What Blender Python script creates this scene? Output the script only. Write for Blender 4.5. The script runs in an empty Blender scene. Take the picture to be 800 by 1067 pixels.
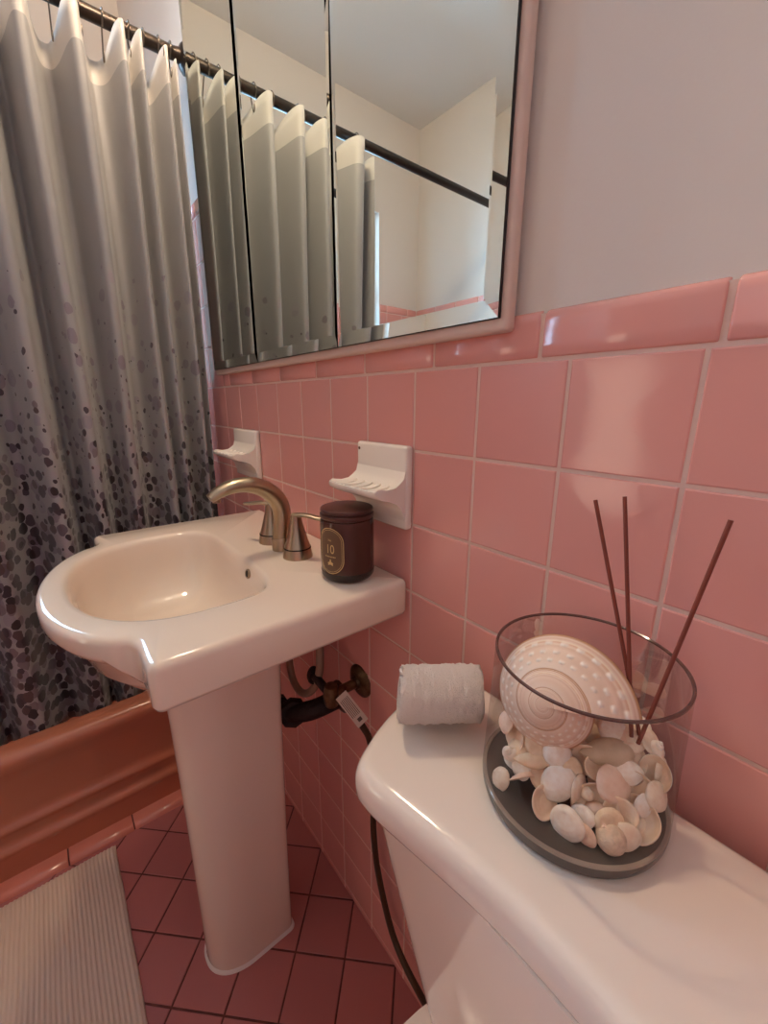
import bpy, bmesh, math, random
from mathutils import Vector, Matrix, noise
random.seed(11)
PI = math.pi
SC = bpy.context.scene
COL = SC.collection

# ------------------------------------------------------------------ helpers
def tag(o, label=None, cat=None, group=None, kind=None):
    if label: o['label'] = label
    if cat: o['category'] = cat
    if group: o['group'] = group
    if kind: o['kind'] = kind
    return o

def mesh_obj(name, verts, faces, m=None, parent=None, smooth=False, sharp=None):
    me = bpy.data.meshes.new(name)
    me.from_pydata([tuple(v) for v in verts], [], faces)
    me.update()
    return finish(name, me, m, parent, smooth, sharp)

def bm_obj(name, bm, m=None, parent=None, smooth=False, sharp=None):
    me = bpy.data.meshes.new(name)
    bm.normal_update()
    bm.to_mesh(me); bm.free()
    return finish(name, me, m, parent, smooth, sharp)

def finish(name, me, m, parent, smooth, sharp):
    if m:
        for mm in (m if isinstance(m, (list, tuple)) else [m]): me.materials.append(mm)
    if smooth:
        me.polygons.foreach_set('use_smooth', [True] * len(me.polygons))
        if sharp: me.set_sharp_from_angle(angle=math.radians(sharp))
    o = bpy.data.objects.new(name, me); COL.objects.link(o)
    if parent is not None:
        o.parent = parent
        o.matrix_parent_inverse = root_inv(parent)
    return o

def root_inv(p):
    # every part keeps world coordinates in its mesh; parents carry only their own offset
    m = Matrix.Identity(4); chain = []
    while p is not None:
        chain.append(p); p = p.parent
    for q in reversed(chain):
        m = m @ (q.matrix_parent_inverse @ q.matrix_basis if q.parent else q.matrix_basis)
    return m.inverted()

def empty(name, loc=(0, 0, 0)):
    o = bpy.data.objects.new(name, None); COL.objects.link(o)
    o.location = loc; o.empty_display_size = 0.05
    return o

def box_into(bm, x0, x1, y0, y1, z0, z1, bev=0.0, seg=2, M=None):
    r = bmesh.ops.create_cube(bm, size=1.0)
    vs = r['verts']
    for v in vs:
        v.co = Vector(((x0 + x1) / 2 + v.co.x * (x1 - x0), (y0 + y1) / 2 + v.co.y * (y1 - y0), (z0 + z1) / 2 + v.co.z * (z1 - z0)))
    if bev > 0:
        es = list({e for v in vs for e in v.link_edges})
        rr = bmesh.ops.bevel(bm, geom=es, offset=bev, segments=seg, affect='EDGES', profile=0.5)
        vs = list({v for f in rr['faces'] for v in f.verts} | {v for v in vs if v.is_valid})
    if M is not None:
        for v in vs:
            if v.is_valid: v.co = M @ v.co
    return vs

def box(name, x0, x1, y0, y1, z0, z1, m, parent=None, bev=0.0, seg=2, M=None, smooth=None):
    bm = bmesh.new(); box_into(bm, x0, x1, y0, y1, z0, z1, bev, seg, M)
    return bm_obj(name, bm, m, parent, smooth=bev > 0, sharp=40)

def lathe(name, prof, m, parent=None, center=(0, 0, 0), seg=48, M=None, closed=False, sharp=35, sx=1, sy=1):
    """prof: list of (r, z); revolved about z; caps where r == 0"""
    V, F = [], []; rings = []
    for r, z in prof:
        if r < 1e-7:
            rings.append([len(V)]); V.append(Vector((0, 0, z)))
        else:
            rings.append(list(range(len(V), len(V) + seg)))
            for k in range(seg):
                a = 2 * PI * k / seg; V.append(Vector((r * math.cos(a) * sx, r * math.sin(a) * sy, z)))
    pairs = list(zip(rings[:-1], rings[1:]))
    if closed: pairs.append((rings[-1], rings[0]))
    for A, B in pairs:
        for k in range(seg):
            k2 = (k + 1) % seg
            if len(A) == 1 and len(B) == 1: continue
            if len(A) == 1: F.append((A[0], B[k2], B[k]))
            elif len(B) == 1: F.append((A[k], A[k2], B[0]))
            else: F.append((A[k], A[k2], B[k2], B[k]))
    c = Vector(center)
    V = [(M @ v if M is not None else v) + c for v in V]
    return mesh_obj(name, V, F, m, parent, smooth=True, sharp=sharp)

def catmull(pts, n):
    pts = [Vector(p) for p in pts]
    P = [2 * pts[0] - pts[1]] + pts + [2 * pts[-1] - pts[-2]]
    out = []
    for i in range(1, len(P) - 2):
        for k in range(n):
            t = k / n; t2, t3 = t * t, t * t * t
            out.append(0.5 * (2 * P[i] + (P[i + 1] - P[i - 1]) * t + (2 * P[i - 1] - 5 * P[i] + 4 * P[i + 1] - P[i + 2]) * t2 + (-P[i - 1] + 3 * P[i] - 3 * P[i + 1] + P[i + 2]) * t3))
    out.append(pts[-1].copy())
    return out

def lerp_list(a, n):
    out = []
    for i in range(len(a) - 1):
        for k in range(n): out.append(a[i] + (a[i + 1] - a[i]) * k / n)
    out.append(a[-1]); return out

def tube_geo(path, rad, seg=12, flat=None, caps=True, start=None):
    """sweep along path; rad a number or list; flat = (sx, sy) list per point to squash section"""
    path = [Vector(p) for p in path]; n = len(path)
    if not isinstance(rad, (list, tuple)): rad = [rad] * n
    V, F = [], []
    T = []
    for i in range(n):
        t = (path[min(i + 1, n - 1)] - path[max(i - 1, 0)]); T.append(t.normalized())
    up = Vector(start) if start else (Vector((0, 0, 1)) if abs(T[0].z) < 0.9 else Vector((1, 0, 0)))
    for i in range(n):
        s = up - T[i] * up.dot(T[i]); s.normalize(); up = s
        b = T[i].cross(s)
        fx, fy = flat[i] if flat else (1, 1)
        for k in range(seg):
            a = 2 * PI * k / seg
            V.append(path[i] + s * (math.cos(a) * rad[i] * fx) + b * (math.sin(a) * rad[i] * fy))
    for i in range(n - 1):
        for k in range(seg):
            k2 = (k + 1) % seg
            F.append((i * seg + k, i * seg + k2, (i + 1) * seg + k2, (i + 1) * seg + k))
    if caps:
        F.append(tuple(range(seg - 1, -1, -1))); F.append(tuple((n - 1) * seg + k for k in range(seg)))
    return V, F

def tube(name, path, rad, m, parent=None, seg=12, flat=None, caps=True, start=None, sharp=50):
    V, F = tube_geo(path, rad, seg, flat, caps, start)
    return mesh_obj(name, V, F, m, parent, smooth=True, sharp=sharp)

def loft(name, rings, m, parent=None, cap0=True, cap1=True, sharp=50, smooth=True):
    V = [v for r in rings for v in r]; n = len(rings[0]); F = []
    for i in range(len(rings) - 1):
        for k in range(n):
            k2 = (k + 1) % n
            F.append((i * n + k, i * n + k2, (i + 1) * n + k2, (i + 1) * n + k))
    if cap0: F.append(tuple(range(n - 1, -1, -1)))
    if cap1: F.append(tuple((len(rings) - 1) * n + k for k in range(n)))
    return mesh_obj(name, V, F, m, parent, smooth=smooth, sharp=sharp)

# ------------------------------------------------------------------ materials
def new_mat(name):
    m = bpy.data.materials.new(name); m.use_nodes = True
    return m, m.node_tree, m.node_tree.nodes['Principled BSDF']

def srgb(r, g, b):
    f = lambda c: (c / 255 / 12.92) if c / 255 <= 0.04045 else ((c / 255 + 0.055) / 1.055) ** 2.4
    return (f(r), f(g), f(b), 1)

def pm(name, c, rough=0.5, metal=0.0, spec=0.5, coat=0.0, bump=None, var=None, sheen=0.0, sss=0.0):
    m, nt, b = new_mat(name)
    b.inputs['Base Color'].default_value = c
    b.inputs['Roughness'].default_value = rough
    b.inputs['Metallic'].default_value = metal
    b.inputs['Specular IOR Level'].default_value = spec
    b.inputs['Coat Weight'].default_value = coat
    b.inputs['Coat Roughness'].default_value = 0.04
    if sheen:
        b.inputs['Sheen Weight'].default_value = sheen
        b.inputs['Sheen Roughness'].default_value = 0.4
    if sss:
        b.inputs['Subsurface Weight'].default_value = sss
        b.inputs['Subsurface Radius'].default_value = (0.01, 0.006, 0.004)
        b.inputs['Subsurface Scale'].default_value = 0.3
    tc = None
    if bump or var:
        tc = nt.nodes.new('ShaderNodeTexCoord')
    if bump:
        sc, st, dist = bump
        nz = nt.nodes.new('ShaderNodeTexNoise'); nz.inputs['Scale'].default_value = sc; nz.inputs['Detail'].default_value = 4
        bp = nt.nodes.new('ShaderNodeBump'); bp.inputs['Strength'].default_value = st; bp.inputs['Distance'].default_value = dist
        nt.links.new(tc.outputs['Object'], nz.inputs['Vector']); nt.links.new(nz.outputs['Fac'], bp.inputs['Height'])
        nt.links.new(bp.outputs['Normal'], b.inputs['Normal'])
    if var:
        sc, c2 = var
        nz = nt.nodes.new('ShaderNodeTexNoise'); nz.inputs['Scale'].default_value = sc; nz.inputs['Detail'].default_value = 5
        rp = nt.nodes.new('ShaderNodeValToRGB'); rp.color_ramp.elements[0].position = 0.35; rp.color_ramp.elements[1].position = 0.7
        rp.color_ramp.elements[0].color = c; rp.color_ramp.elements[1].color = c2
        nt.links.new(tc.outputs['Object'], nz.inputs['Vector']); nt.links.new(nz.outputs['Fac'], rp.inputs['Fac'])
        nt.links.new(rp.outputs['Color'], b.inputs['Base Color'])
    return m

def tile_mat(name, c, c2, rough, amp=0.0):
    """glazed tile: per-tile tone from the random value of each mesh island, soft glaze undulation"""
    m, nt, b = new_mat(name)
    g = nt.nodes.new('ShaderNodeNewGeometry')
    rp = nt.nodes.new('ShaderNodeValToRGB'); rp.color_ramp.elements[0].color = c; rp.color_ramp.elements[1].color = c2
    nt.links.new(g.outputs['Random Per Island'], rp.inputs['Fac'])
    nt.links.new(rp.outputs['Color'], b.inputs['Base Color'])
    b.inputs['Roughness'].default_value = rough
    tc = nt.nodes.new('ShaderNodeTexCoord')
    nz = nt.nodes.new('ShaderNodeTexNoise'); nz.inputs['Scale'].default_value = 14; nz.inputs['Detail'].default_value = 2
    bp = nt.nodes.new('ShaderNodeBump'); bp.inputs['Strength'].default_value = 0.25; bp.inputs['Distance'].default_value = amp
    nt.links.new(tc.outputs['Object'], nz.inputs['Vector']); nt.links.new(nz.outputs['Fac'], bp.inputs['Height'])
    nt.links.new(bp.outputs['Normal'], b.inputs['Normal'])
    return m

M = {}
M['tile'] = tile_mat('pink_glazed_tile', srgb(226, 160, 151), srgb(232, 166, 156), 0.12, 0.0006)
M['grout'] = pm('wall_grout', srgb(228, 196, 182), 0.85, bump=(300, 0.3, 0.001))
M['floortile'] = tile_mat('dusty_pink_floor_tile', srgb(178, 108, 104), srgb(190, 116, 110), 0.33, 0.0006)
M['floorgrout'] = pm('floor_grout', srgb(92, 48, 44), 0.9, var=(30, srgb(120, 70, 62)))
M['curb'] = tile_mat('curb_tile', srgb(206, 124, 106), srgb(214, 132, 114), 0.16, 0.0006)
M['plaster'] = pm('painted_plaster', srgb(226, 216, 206), 0.75, bump=(260, 0.12, 0.001))
M['ceil'] = pm('ceiling_paint', srgb(226, 222, 216), 0.9, bump=(120, 0.25, 0.002))
M['white'] = pm('vitreous_china', srgb(240, 222, 204), 0.12, coat=0.3)
M['toilet'] = pm('toilet_china', srgb(238, 222, 208), 0.1, coat=0.3)
M['dish'] = pm('soap_dish_ceramic', srgb(238, 228, 216), 0.16)
M['caulk'] = pm('white_caulk', srgb(236, 228, 220), 0.6)
M['tub'] = pm('terracotta_enamel', srgb(188, 116, 88), 0.16, coat=0.2)
M['nickel'] = pm('brushed_nickel', srgb(176, 158, 134), 0.3, 1.0, bump=(900, 0.06, 0.0004))
M['dark_gap'] = pm('shadow_gap_ring', srgb(34, 26, 22), 0.5, 0.6)
M['oldmetal'] = pm('tarnished_brass', srgb(120, 96, 72), 0.38, 0.85, var=(60, srgb(70, 50, 36)))
M['blackpipe'] = pm('corroded_pipe', srgb(46, 30, 26), 0.6, 0.4, bump=(160, 0.8, 0.003))
M['hose'] = pm('grey_hose', srgb(150, 124, 104), 0.5, 0.2)
M['darkhose'] = pm('dark_braided_hose', srgb(84, 62, 44), 0.5, 0.5, bump=(800, 0.6, 0.001))
M['tagp'] = pm('paper_tag', srgb(214, 196, 180), 0.6)
M['tagink'] = pm('tag_ink', srgb(96, 76, 66), 0.7)
M['rod'] = pm('dark_bronze_rod', srgb(58, 48, 42), 0.35, 0.7)
M['ring'] = pm('ring_steel', srgb(120, 110, 100), 0.3, 0.9)
M['cab'] = pm('cabinet_white_enamel', srgb(222, 196, 182), 0.35)
M['edge'] = pm('mirror_edge_black', srgb(52, 48, 46), 0.4, 0.5)
M['silver'] = pm('silvering', (0.93, 0.94, 0.93, 1), 0.0, 1.0)
M['jar'] = pm('smoked_brown_glass', srgb(74, 42, 34), 0.14, spec=0.5)
M['jarlid'] = pm('dark_brown_lid', srgb(78, 42, 36), 0.32)
M['jarbase'] = pm('dark_glass_foot', srgb(40, 20, 18), 0.06)
M['labelp'] = pm('olive_brown_label', srgb(100, 72, 48), 0.5)
M['gold'] = pm('pale_gold_print', srgb(214, 184, 128), 0.45, 0.25)
M['reed'] = pm('brown_reed', srgb(126, 58, 42), 0.7, bump=(400, 0.4, 0.001))
M['towel'] = pm('white_terry', srgb(240, 224, 212), 0.95, bump=(700, 0.9, 0.004), sheen=0.3)
M['mat'] = pm('off_white_cotton', srgb(232, 206, 186), 0.95, bump=(900, 0.6, 0.002), sheen=0.2)
M['vbase'] = pm('smoky_glass_base', srgb(84, 76, 70), 0.08)
M['bulb'] = None

def shell_mat(name, c, c2, scale=2.2, rough=0.42):
    return pm(name, c, rough, var=(scale, c2))
SH = [shell_mat('cream_shell', srgb(244, 226, 204), srgb(232, 204, 176)),
      shell_mat('white_shell', srgb(248, 238, 226), srgb(238, 218, 198)),
      shell_mat('tan_shell', srgb(230, 200, 164), srgb(242, 218, 190)),
      shell_mat('peach_shell', srgb(242, 212, 190), srgb(232, 194, 168))]
M['pebble'] = shell_mat('grey_pebble', srgb(206, 184, 158), srgb(186, 162, 136), 1.6, 0.5)
M['coral'] = pm('rough_shell', srgb(226, 202, 178), 0.8, bump=(4, 0.5, 0.002), var=(3, srgb(204, 178, 154)))

def emit_mat(name, c, s):
    m = bpy.data.materials.new(name); m.use_nodes = True; nt = m.node_tree
    nt.nodes.remove(nt.nodes['Principled BSDF'])
    e = nt.nodes.new('ShaderNodeEmission'); e.inputs['Color'].default_value = c; e.inputs['Strength'].default_value = s
    nt.links.new(e.outputs[0], nt.nodes['Material Output'].inputs[0]); return m

def thin_glass(name, tint, refl=1.0, rough=0.0):
    m = bpy.data.materials.new(name); m.use_nodes = True; nt = m.node_tree
    nt.nodes.remove(nt.nodes['Principled BSDF'])
    t = nt.nodes.new('ShaderNodeBsdfTransparent'); t.inputs['Color'].default_value = tint
    g = nt.nodes.new('ShaderNodeBsdfGlossy'); g.inputs['Roughness'].default_value = rough
    f = nt.nodes.new('ShaderNodeFresnel'); f.inputs['IOR'].default_value = 1.5
    mx = nt.nodes.new('ShaderNodeMixShader')
    if refl != 1.0:
        mu = nt.nodes.new('ShaderNodeMath'); mu.operation = 'MULTIPLY'; mu.inputs[1].default_value = refl
        nt.links.new(f.outputs[0], mu.inputs[0]); nt.links.new(mu.outputs[0], mx.inputs[0])
    else: nt.links.new(f.outputs[0], mx.inputs[0])
    nt.links.new(t.outputs[0], mx.inputs[1]); nt.links.new(g.outputs[0], mx.inputs[2])
    nt.links.new(mx.outputs[0], nt.nodes['Material Output'].inputs[0]); return m
M['vglass'] = thin_glass('clear_vase_glass', (0.975, 0.965, 0.955, 1), 0.45)
M['rim'] = pm('glass_rim', srgb(96, 66, 60), 0.08)
M['pane'] = thin_glass('window_pane', (0.96, 0.98, 0.99, 1))

def mirror_glass():
    m = bpy.data.materials.new('bevelled_mirror_glass'); m.use_nodes = True; nt = m.node_tree
    nt.nodes.remove(nt.nodes['Principled BSDF'])
    r = nt.nodes.new('ShaderNodeBsdfRefraction'); r.inputs['Roughness'].default_value = 0; r.inputs['IOR'].default_value = 1.5
    r.inputs['Color'].default_value = (0.97, 0.985, 0.975, 1)
    nt.links.new(r.outputs[0], nt.nodes['Material Output'].inputs[0]); return m
M['mglass'] = mirror_glass()

def curtain_mat():
    m, nt, b = new_mat('printed_curtain_fabric'); N, L = nt.nodes, nt.links
    uv = N.new('ShaderNodeUVMap'); uv.uv_map = 'UVMap'
    sep = N.new('ShaderNodeSeparateXYZ'); L.new(uv.outputs[0], sep.inputs[0])
    def math_(op, a, b_=None):
        n = N.new('ShaderNodeMath'); n.operation = op
        for i, v in enumerate((a, b_)):
            if v is None: continue
            if isinstance(v, (int, float)): n.inputs[i].default_value = v
            else: L.new(v, n.inputs[i])
        return n.outputs[0]
    nz = N.new('ShaderNodeTexNoise'); nz.inputs['Scale'].default_value = 45; nz.inputs['Detail'].default_value = 2
    L.new(uv.outputs[0], nz.inputs['Vector'])
    def vadd(vec, amt, off):
        s = N.new('ShaderNodeVectorMath'); s.operation = 'MULTIPLY_ADD'
        L.new(nz.outputs['Color'], s.inputs[0]); s.inputs[1].default_value = (amt, amt, 0); 
        a = N.new('ShaderNodeVectorMath'); a.operation = 'ADD'; L.new(vec, a.inputs[0]); a.inputs[1].default_value = off
        L.new(a.outputs[0], s.inputs[2]); return s.outputs[0]
    # how thick the print lies: 0 above, 1 at the hem
    mr = N.new('ShaderNodeMapRange'); mr.inputs['From Min'].default_value = 1.50; mr.inputs['From Max'].default_value = 0.72
    L.new(sep.outputs['Y'], mr.inputs['Value']); dens = mr.outputs[0]
    base = N.new('ShaderNodeRGB'); base.outputs[0].default_value = srgb(160, 157, 157)
    head = N.new('ShaderNodeRGB'); head.outputs[0].default_value = srgb(208, 202, 196)
    hm = math_('GREATER_THAN', sep.outputs['Y'], 1.905)
    mix = N.new('ShaderNodeMix'); mix.data_type = 'RGBA'; L.new(hm, mix.inputs[0]); L.new(base.outputs[0], mix.inputs[6]); L.new(head.outputs[0], mix.inputs[7])
    col = mix.outputs[2]
    layers = [(1 / 0.040, (3.1, 7.7, 0), [srgb(162, 154, 158), srgb(134, 124, 132), srgb(150, 144, 150)], 0.13, 0.46, 0.0),
              (1 / 0.031, (0.4, 1.3, 0), [srgb(98, 86, 96), srgb(68, 56, 64), srgb(122, 110, 114)], -0.12, 0.47, 0.0),
              (1 / 0.028, (5.2, 2.9, 0), [srgb(50, 38, 46), srgb(40, 28, 32), srgb(84, 64, 64)], -0.26, 0.47, 0.0)]
    for sc, off, cols, t0, t1, _ in layers:
        sx = N.new('ShaderNodeVectorMath'); sx.operation = 'MULTIPLY'; L.new(vadd(uv.outputs[0], 0.012, off), sx.inputs[0]); sx.inputs[1].default_value = (1, 0.78, 1)
        vo = N.new('ShaderNodeTexVoronoi'); vo.voronoi_dimensions = '2D'; vo.inputs['Scale'].default_value = sc; vo.inputs['Randomness'].default_value = 0.85
        L.new(sx.outputs[0], vo.inputs['Vector'])
        sc2 = N.new('ShaderNodeSeparateColor'); L.new(vo.outputs['Color'], sc2.inputs[0])
        # per-cell size: random * small + density
        th = N.new('ShaderNodeMapRange'); th.inputs['From Min'].default_value = 0; th.inputs['From Max'].default_value = 1
        th.inputs['To Min'].default_value = t0; th.inputs['To Max'].default_value = t1; L.new(dens, th.inputs['Value'])
        thr = math_('ADD', th.outputs[0], math_('MULTIPLY', math_('SUBTRACT', sc2.outputs[0], 0.6), 0.42))
        thr = math_('MULTIPLY', math_('MINIMUM', thr, 0.42), math_('GREATER_THAN', dens, 0.001))
        mk = math_('LESS_THAN', vo.outputs['Distance'], thr)
        rp = N.new('ShaderNodeValToRGB'); rp.color_ramp.interpolation = 'CONSTANT'
        rp.color_ramp.elements[0].color = cols[0]; rp.color_ramp.elements[1].color = cols[1]; rp.color_ramp.elements[1].position = 0.35
        e = rp.color_ramp.elements.new(0.7); e.color = cols[2]
        L.new(sc2.outputs[1], rp.inputs['Fac'])
        mx = N.new('ShaderNodeMix'); mx.data_type = 'RGBA'; L.new(mk, mx.inputs[0]); L.new(col, mx.inputs[6]); L.new(rp.outputs[0], mx.inputs[7])
        col = mx.outputs[2]
    L.new(col, b.inputs['Base Color'])
    b.inputs['Roughness'].default_value = 0.42
    b.inputs['Sheen Weight'].default_value = 0.25
    wv = N.new('ShaderNodeTexNoise'); wv.inputs['Scale'].default_value = 160; wv.inputs['Detail'].default_value = 2
    L.new(uv.outputs[0], wv.inputs['Vector'])
    bp = N.new('ShaderNodeBump'); bp.inputs['Strength'].default_value = 0.12; bp.inputs['Distance'].default_value = 0.002
    L.new(wv.outputs['Fac'], bp.inputs['Height']); L.new(bp.outputs[0], b.inputs['Normal'])
    return m
M['curtain'] = curtain_mat()

# ------------------------------------------------------------------ the room
P = 0.1105            # wall tile pitch
ZA = 1.235            # height of the joint under the cap row
ZCAP = ZA + 0.0485
XL, YF, XR, ZC = -1.82, -1.44, 0.85, 2.60
XT = -1.11            # outer face of the tub
CAPW = 0.152

def tiles_mesh(rects, th=0.0, g=0.0032, bev=0.0018, depth=0.0022, dome=0.0004, tilt=0.0016):
    """rects: (u0,u1,w0,w1) joint-to-joint; face at n=0 (towards the room = +n)"""
    V, F = [], []
    for u0, u1, w0, w1 in rects:
        if u1 - u0 < g * 2.2 or w1 - w0 < g * 2.2: continue
        a0, a1, b0, b1 = u0 + g / 2, u1 - g / 2, w0 + g / 2, w1 - g / 2
        ta, tb = random.uniform(-tilt, tilt), random.uniform(-tilt, tilt)
        cu, cw = (a0 + a1) / 2, (b0 + b1) / 2
        s = len(V)
        for ins, d in ((0, -depth), (bev * 0.35, -depth * 0.35), (bev, -depth * 0.06)):
            for (u, w) in ((a0 + ins, b0 + ins), (a1 - ins, b0 + ins), (a1 - ins, b1 - ins), (a0 + ins, b1 - ins)):
                V.append((u, w, d + (u - cu) * ta + (w - cw) * tb))
        V.append((cu, cw, dome))
        for k in range(2):
            for i in range(4):
                j = (i + 1) % 4
                F.append((s + k * 4 + i, s + k * 4 + j, s + k * 4 + 4 + j, s + k * 4 + 4 + i))
        for i in range(4):
            F.append((s + 8 + i, s + 8 + (i + 1) % 4, s + 12))
    return V, F

def cut(rects, hole):
    if not hole: return rects
    hu0, hu1, hw0, hw1 = hole; out = []
    for u0, u1, w0, w1 in rects:
        if u1 <= hu0 or u0 >= hu1 or w1 <= hw0 or w0 >= hw1: out.append((u0, u1, w0, w1)); continue
        if u0 < hu0: out.append((u0, hu0, w0, w1))
        if u1 > hu1: out.append((hu1, u1, w0, w1))
        if w0 < hw0: out.append((max(u0, hu0), min(u1, hu1), w0, hw0))
        if w1 > hw1: out.append((max(u0, hu0), min(u1, hu1), hw1, w1))
    return out

def clip(rects, u0, u1, w0, w1):
    out = []
    for a, b, c, d in rects:
        a, b, c, d = max(a, u0), min(b, u1), max(c, w0), min(d, w1)
        if b > a and d > c: out.append((a, b, c, d))
    return out

def field(ua, ub, ztop_joint, origin=0.0):
    R = []
    k0, k1 = math.floor((ua - origin) / P) - 1, math.ceil((ub - origin) / P) + 1
    r1 = round((ztop_joint - ZA) / P)
    for k in range(k0, k1):
        for r in range(-12, r1):
            R.append((origin + k * P, origin + (k + 1) * P, ZA + r * P, ZA + (r + 1) * P))
    return clip(R, ua, ub, 0, ztop_joint)

def caps(ua, ub, z0, z1, origin):
    R = []
    for k in range(math.floor((ua - origin) / CAPW) - 1, math.ceil((ub - origin) / CAPW) + 1):
        R.append((origin + k * CAPW, origin + (k + 1) * CAPW, z0, z1))
    return clip(R, ua, ub, z0, z1 + 1)

def cap_mesh(rects, g=0.0045):
    """bullnose cap: rounded long ends, top edge rolled back to the wall"""
    V, F = [], []
    prof = [(0.0, -0.0025), (0.0004, -0.0002), (0.002, 0.0012), (0.3, 0.0014), (0.75, 0.0012), (0.88, 0.0002), (0.95, -0.0022), (0.99, -0.006), (1.0, -0.012)]
    for u0, u1, w0, w1 in rects:
        a0, a1 = u0 + g / 2, u1 - g / 2
        if a1 - a0 < 0.006: continue
        h = w1 - w0 - 0.002; ws = w0 + 0.002
        us = [(a0, -0.003), (a0 + 0.0008, -0.0009), (a0 + 0.0024, 0)] + [(a1 - 0.0024, 0), (a1 - 0.0008, -0.0009), (a1, -0.003)]
        s = len(V); n = len(us)
        for t, d in prof:
            for u, e in us:
                tt = t * h if t > 0.01 else t * 1.0
                V.append((u, ws + tt, d + e))
        for i in range(len(prof) - 1):
            for k in range(n - 1):
                F.append((s + i * n + k, s + i * n + k + 1, s + (i + 1) * n + k + 1, s + (i + 1) * n + k))
    return V, F

def place(V, wall):
    """wall frames: u along, w up, n into the room"""
    if wall == 'back':  return [(u, -n, w) for u, w, n in V]                # room towards -y
    if wall == 'left':  return [(XL + n, u, w) for u, w, n in V]            # room towards +x
    if wall == 'front': return [(u, YF + n, w) for u, w, n in V]
    if wall == 'right': return [(XR - n, u, w) for u, w, n in V]
def flip_needed(wall): return wall in ('front', 'right') and False

def tile_part(wall, rects, caprects, parent, name='tile'):
    V, F = tiles_mesh(rects)
    o = mesh_obj('wall_tiles', place(V, wall), F, M['tile'], parent)
    fix_normals(o, wall)
    if caprects:
        V, F = cap_mesh(caprects)
        o = mesh_obj('cap_tiles', place(V, wall), F, M['tile'], parent, smooth=True, sharp=60)
        fix_normals(o, wall)
def fix_normals(o, wall):
    want = {'back': Vector((0, -1, 0)), 'left': Vector((1, 0, 0)), 'front': Vector((0, 1, 0)), 'right': Vector((-1, 0, 0)), 'floor': Vector((0, 0, 1))}[wall]
    s = sum((p.normal.dot(want) for p in o.data.polygons))
    if s < 0: o.data.flip_normals()

# plaster face stands 6 mm behind the tile face; grout bed 1.6 mm behind
pb, gb = 0.006, 0.0014
wb = tag(box('wall_back', XL - 0.12, XR + 0.12, pb, 0.12, 0, ZC, M['plaster']), kind='structure')
gr = box('grout', XL, XR, gb, pb + 0.001, 0, ZCAP - 0.004, M['grout'], wb)
gr2 = box('grout', XL, XT, gb, pb + 0.001, ZCAP - 0.004, ZA + 4 * P + 0.036, M['grout'], wb)
R = field(XL, XR, ZA)
R += [r for r in field(XL, XT, ZA + 4 * P) if r[2] >= ZA - 1e-6]
C = caps(XT, XR, ZA, ZCAP, 0.008)
C += caps(XL, XT, ZA + 4 * P, ZA + 4 * P + 0.0395, 0.008)
tile_part('back', R, C, wb)

# wall with the window over the tub
WY0, WY1, WZ0, WZ1 = -1.165, -0.10, 1.26, 2.15
bm = bmesh.new()
for (y0, y1, z0, z1) in ((YF - 0.12, WY0, 0, ZC), (WY1, pb, 0, ZC), (WY0, WY1, 0, WZ0), (WY0, WY1, WZ1, ZC)):
    box_into(bm, XL - 0.14, XL - pb, y0, y1, z0, z1)
wl = tag(bm_obj('wall_left', bm, M['plaster']), kind='structure')
bm = bmesh.new()
ZT = ZA + 4 * P
for (y0, y1, z0, z1) in ((YF, WY0, 0, ZT + 0.036), (WY1, 0.0, 0, ZT + 0.036), (WY0, WY1, 0, WZ0)):
    box_into(bm, XL - pb - 0.001, XL - gb, y0, y1, z0, z1)
bm_obj('grout', bm, M['grout'], wl)
hole = (WY0, WY1, WZ0, WZ1)
tile_part('left', cut(field(YF, 0, ZT), hole), cut(caps(YF, 0, ZT, ZT + 0.0395, 0), hole), wl)

# wall opposite the mirror, with a doorway
DX0, DX1, DZ = -0.86, -0.08, 2.03
bm = bmesh.new()
box_into(bm, XL - 0.12, DX0, YF - 0.12, YF - pb, 0, ZC); box_into(bm, DX1, XR + 0.12, YF - 0.12, YF - pb, 0, ZC)
box_into(bm, DX0, DX1, YF - 0.12, YF - pb, DZ, ZC)
wf = tag(bm_obj('wall_front', bm, M['plaster']), kind='structure')
bm = bmesh.new()
box_into(bm, XL, XT, YF - pb - 0.001, YF - gb, 0, ZT + 0.036); box_into(bm, XT, DX0 - 0.07, YF - pb - 0.001, YF - gb, 0, ZCAP - 0.004)
box_into(bm, DX1 + 0.07, XR, YF - pb - 0.001, YF - gb, 0, ZCAP - 0.004)
bm_obj('grout', bm, M['grout'], wf)
dh = (DX0 - 0.07, DX1 + 0.07, -1, 3)
tile_part('front', cut(field(XL, XR, ZA), dh) + [r for r in field(XL, XT, ZT) if r[2] >= ZA - 1e-6],
          cut(caps(XT, XR, ZA, ZCAP, 0), dh) + caps(XL, XT, ZT, ZT + 0.0395, 0), wf)
wr = tag(box('wall_right', XR + pb, XR + 0.12, YF - 0.12, pb, 0, ZC, M['plaster']), kind='structure')
box('grout', XR + gb, XR + pb + 0.001, YF, 0, 0, ZCAP - 0.004, M['grout'], wr)
tile_part('right', field(YF, 0, ZA), caps(YF, 0, ZA, ZCAP, 0), wr)
tag(box('ceiling', XL - 0.12, XR + 0.12, YF - 1.6, 0.12, ZC, ZC + 0.1, M['ceil']), kind='structure')

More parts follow.
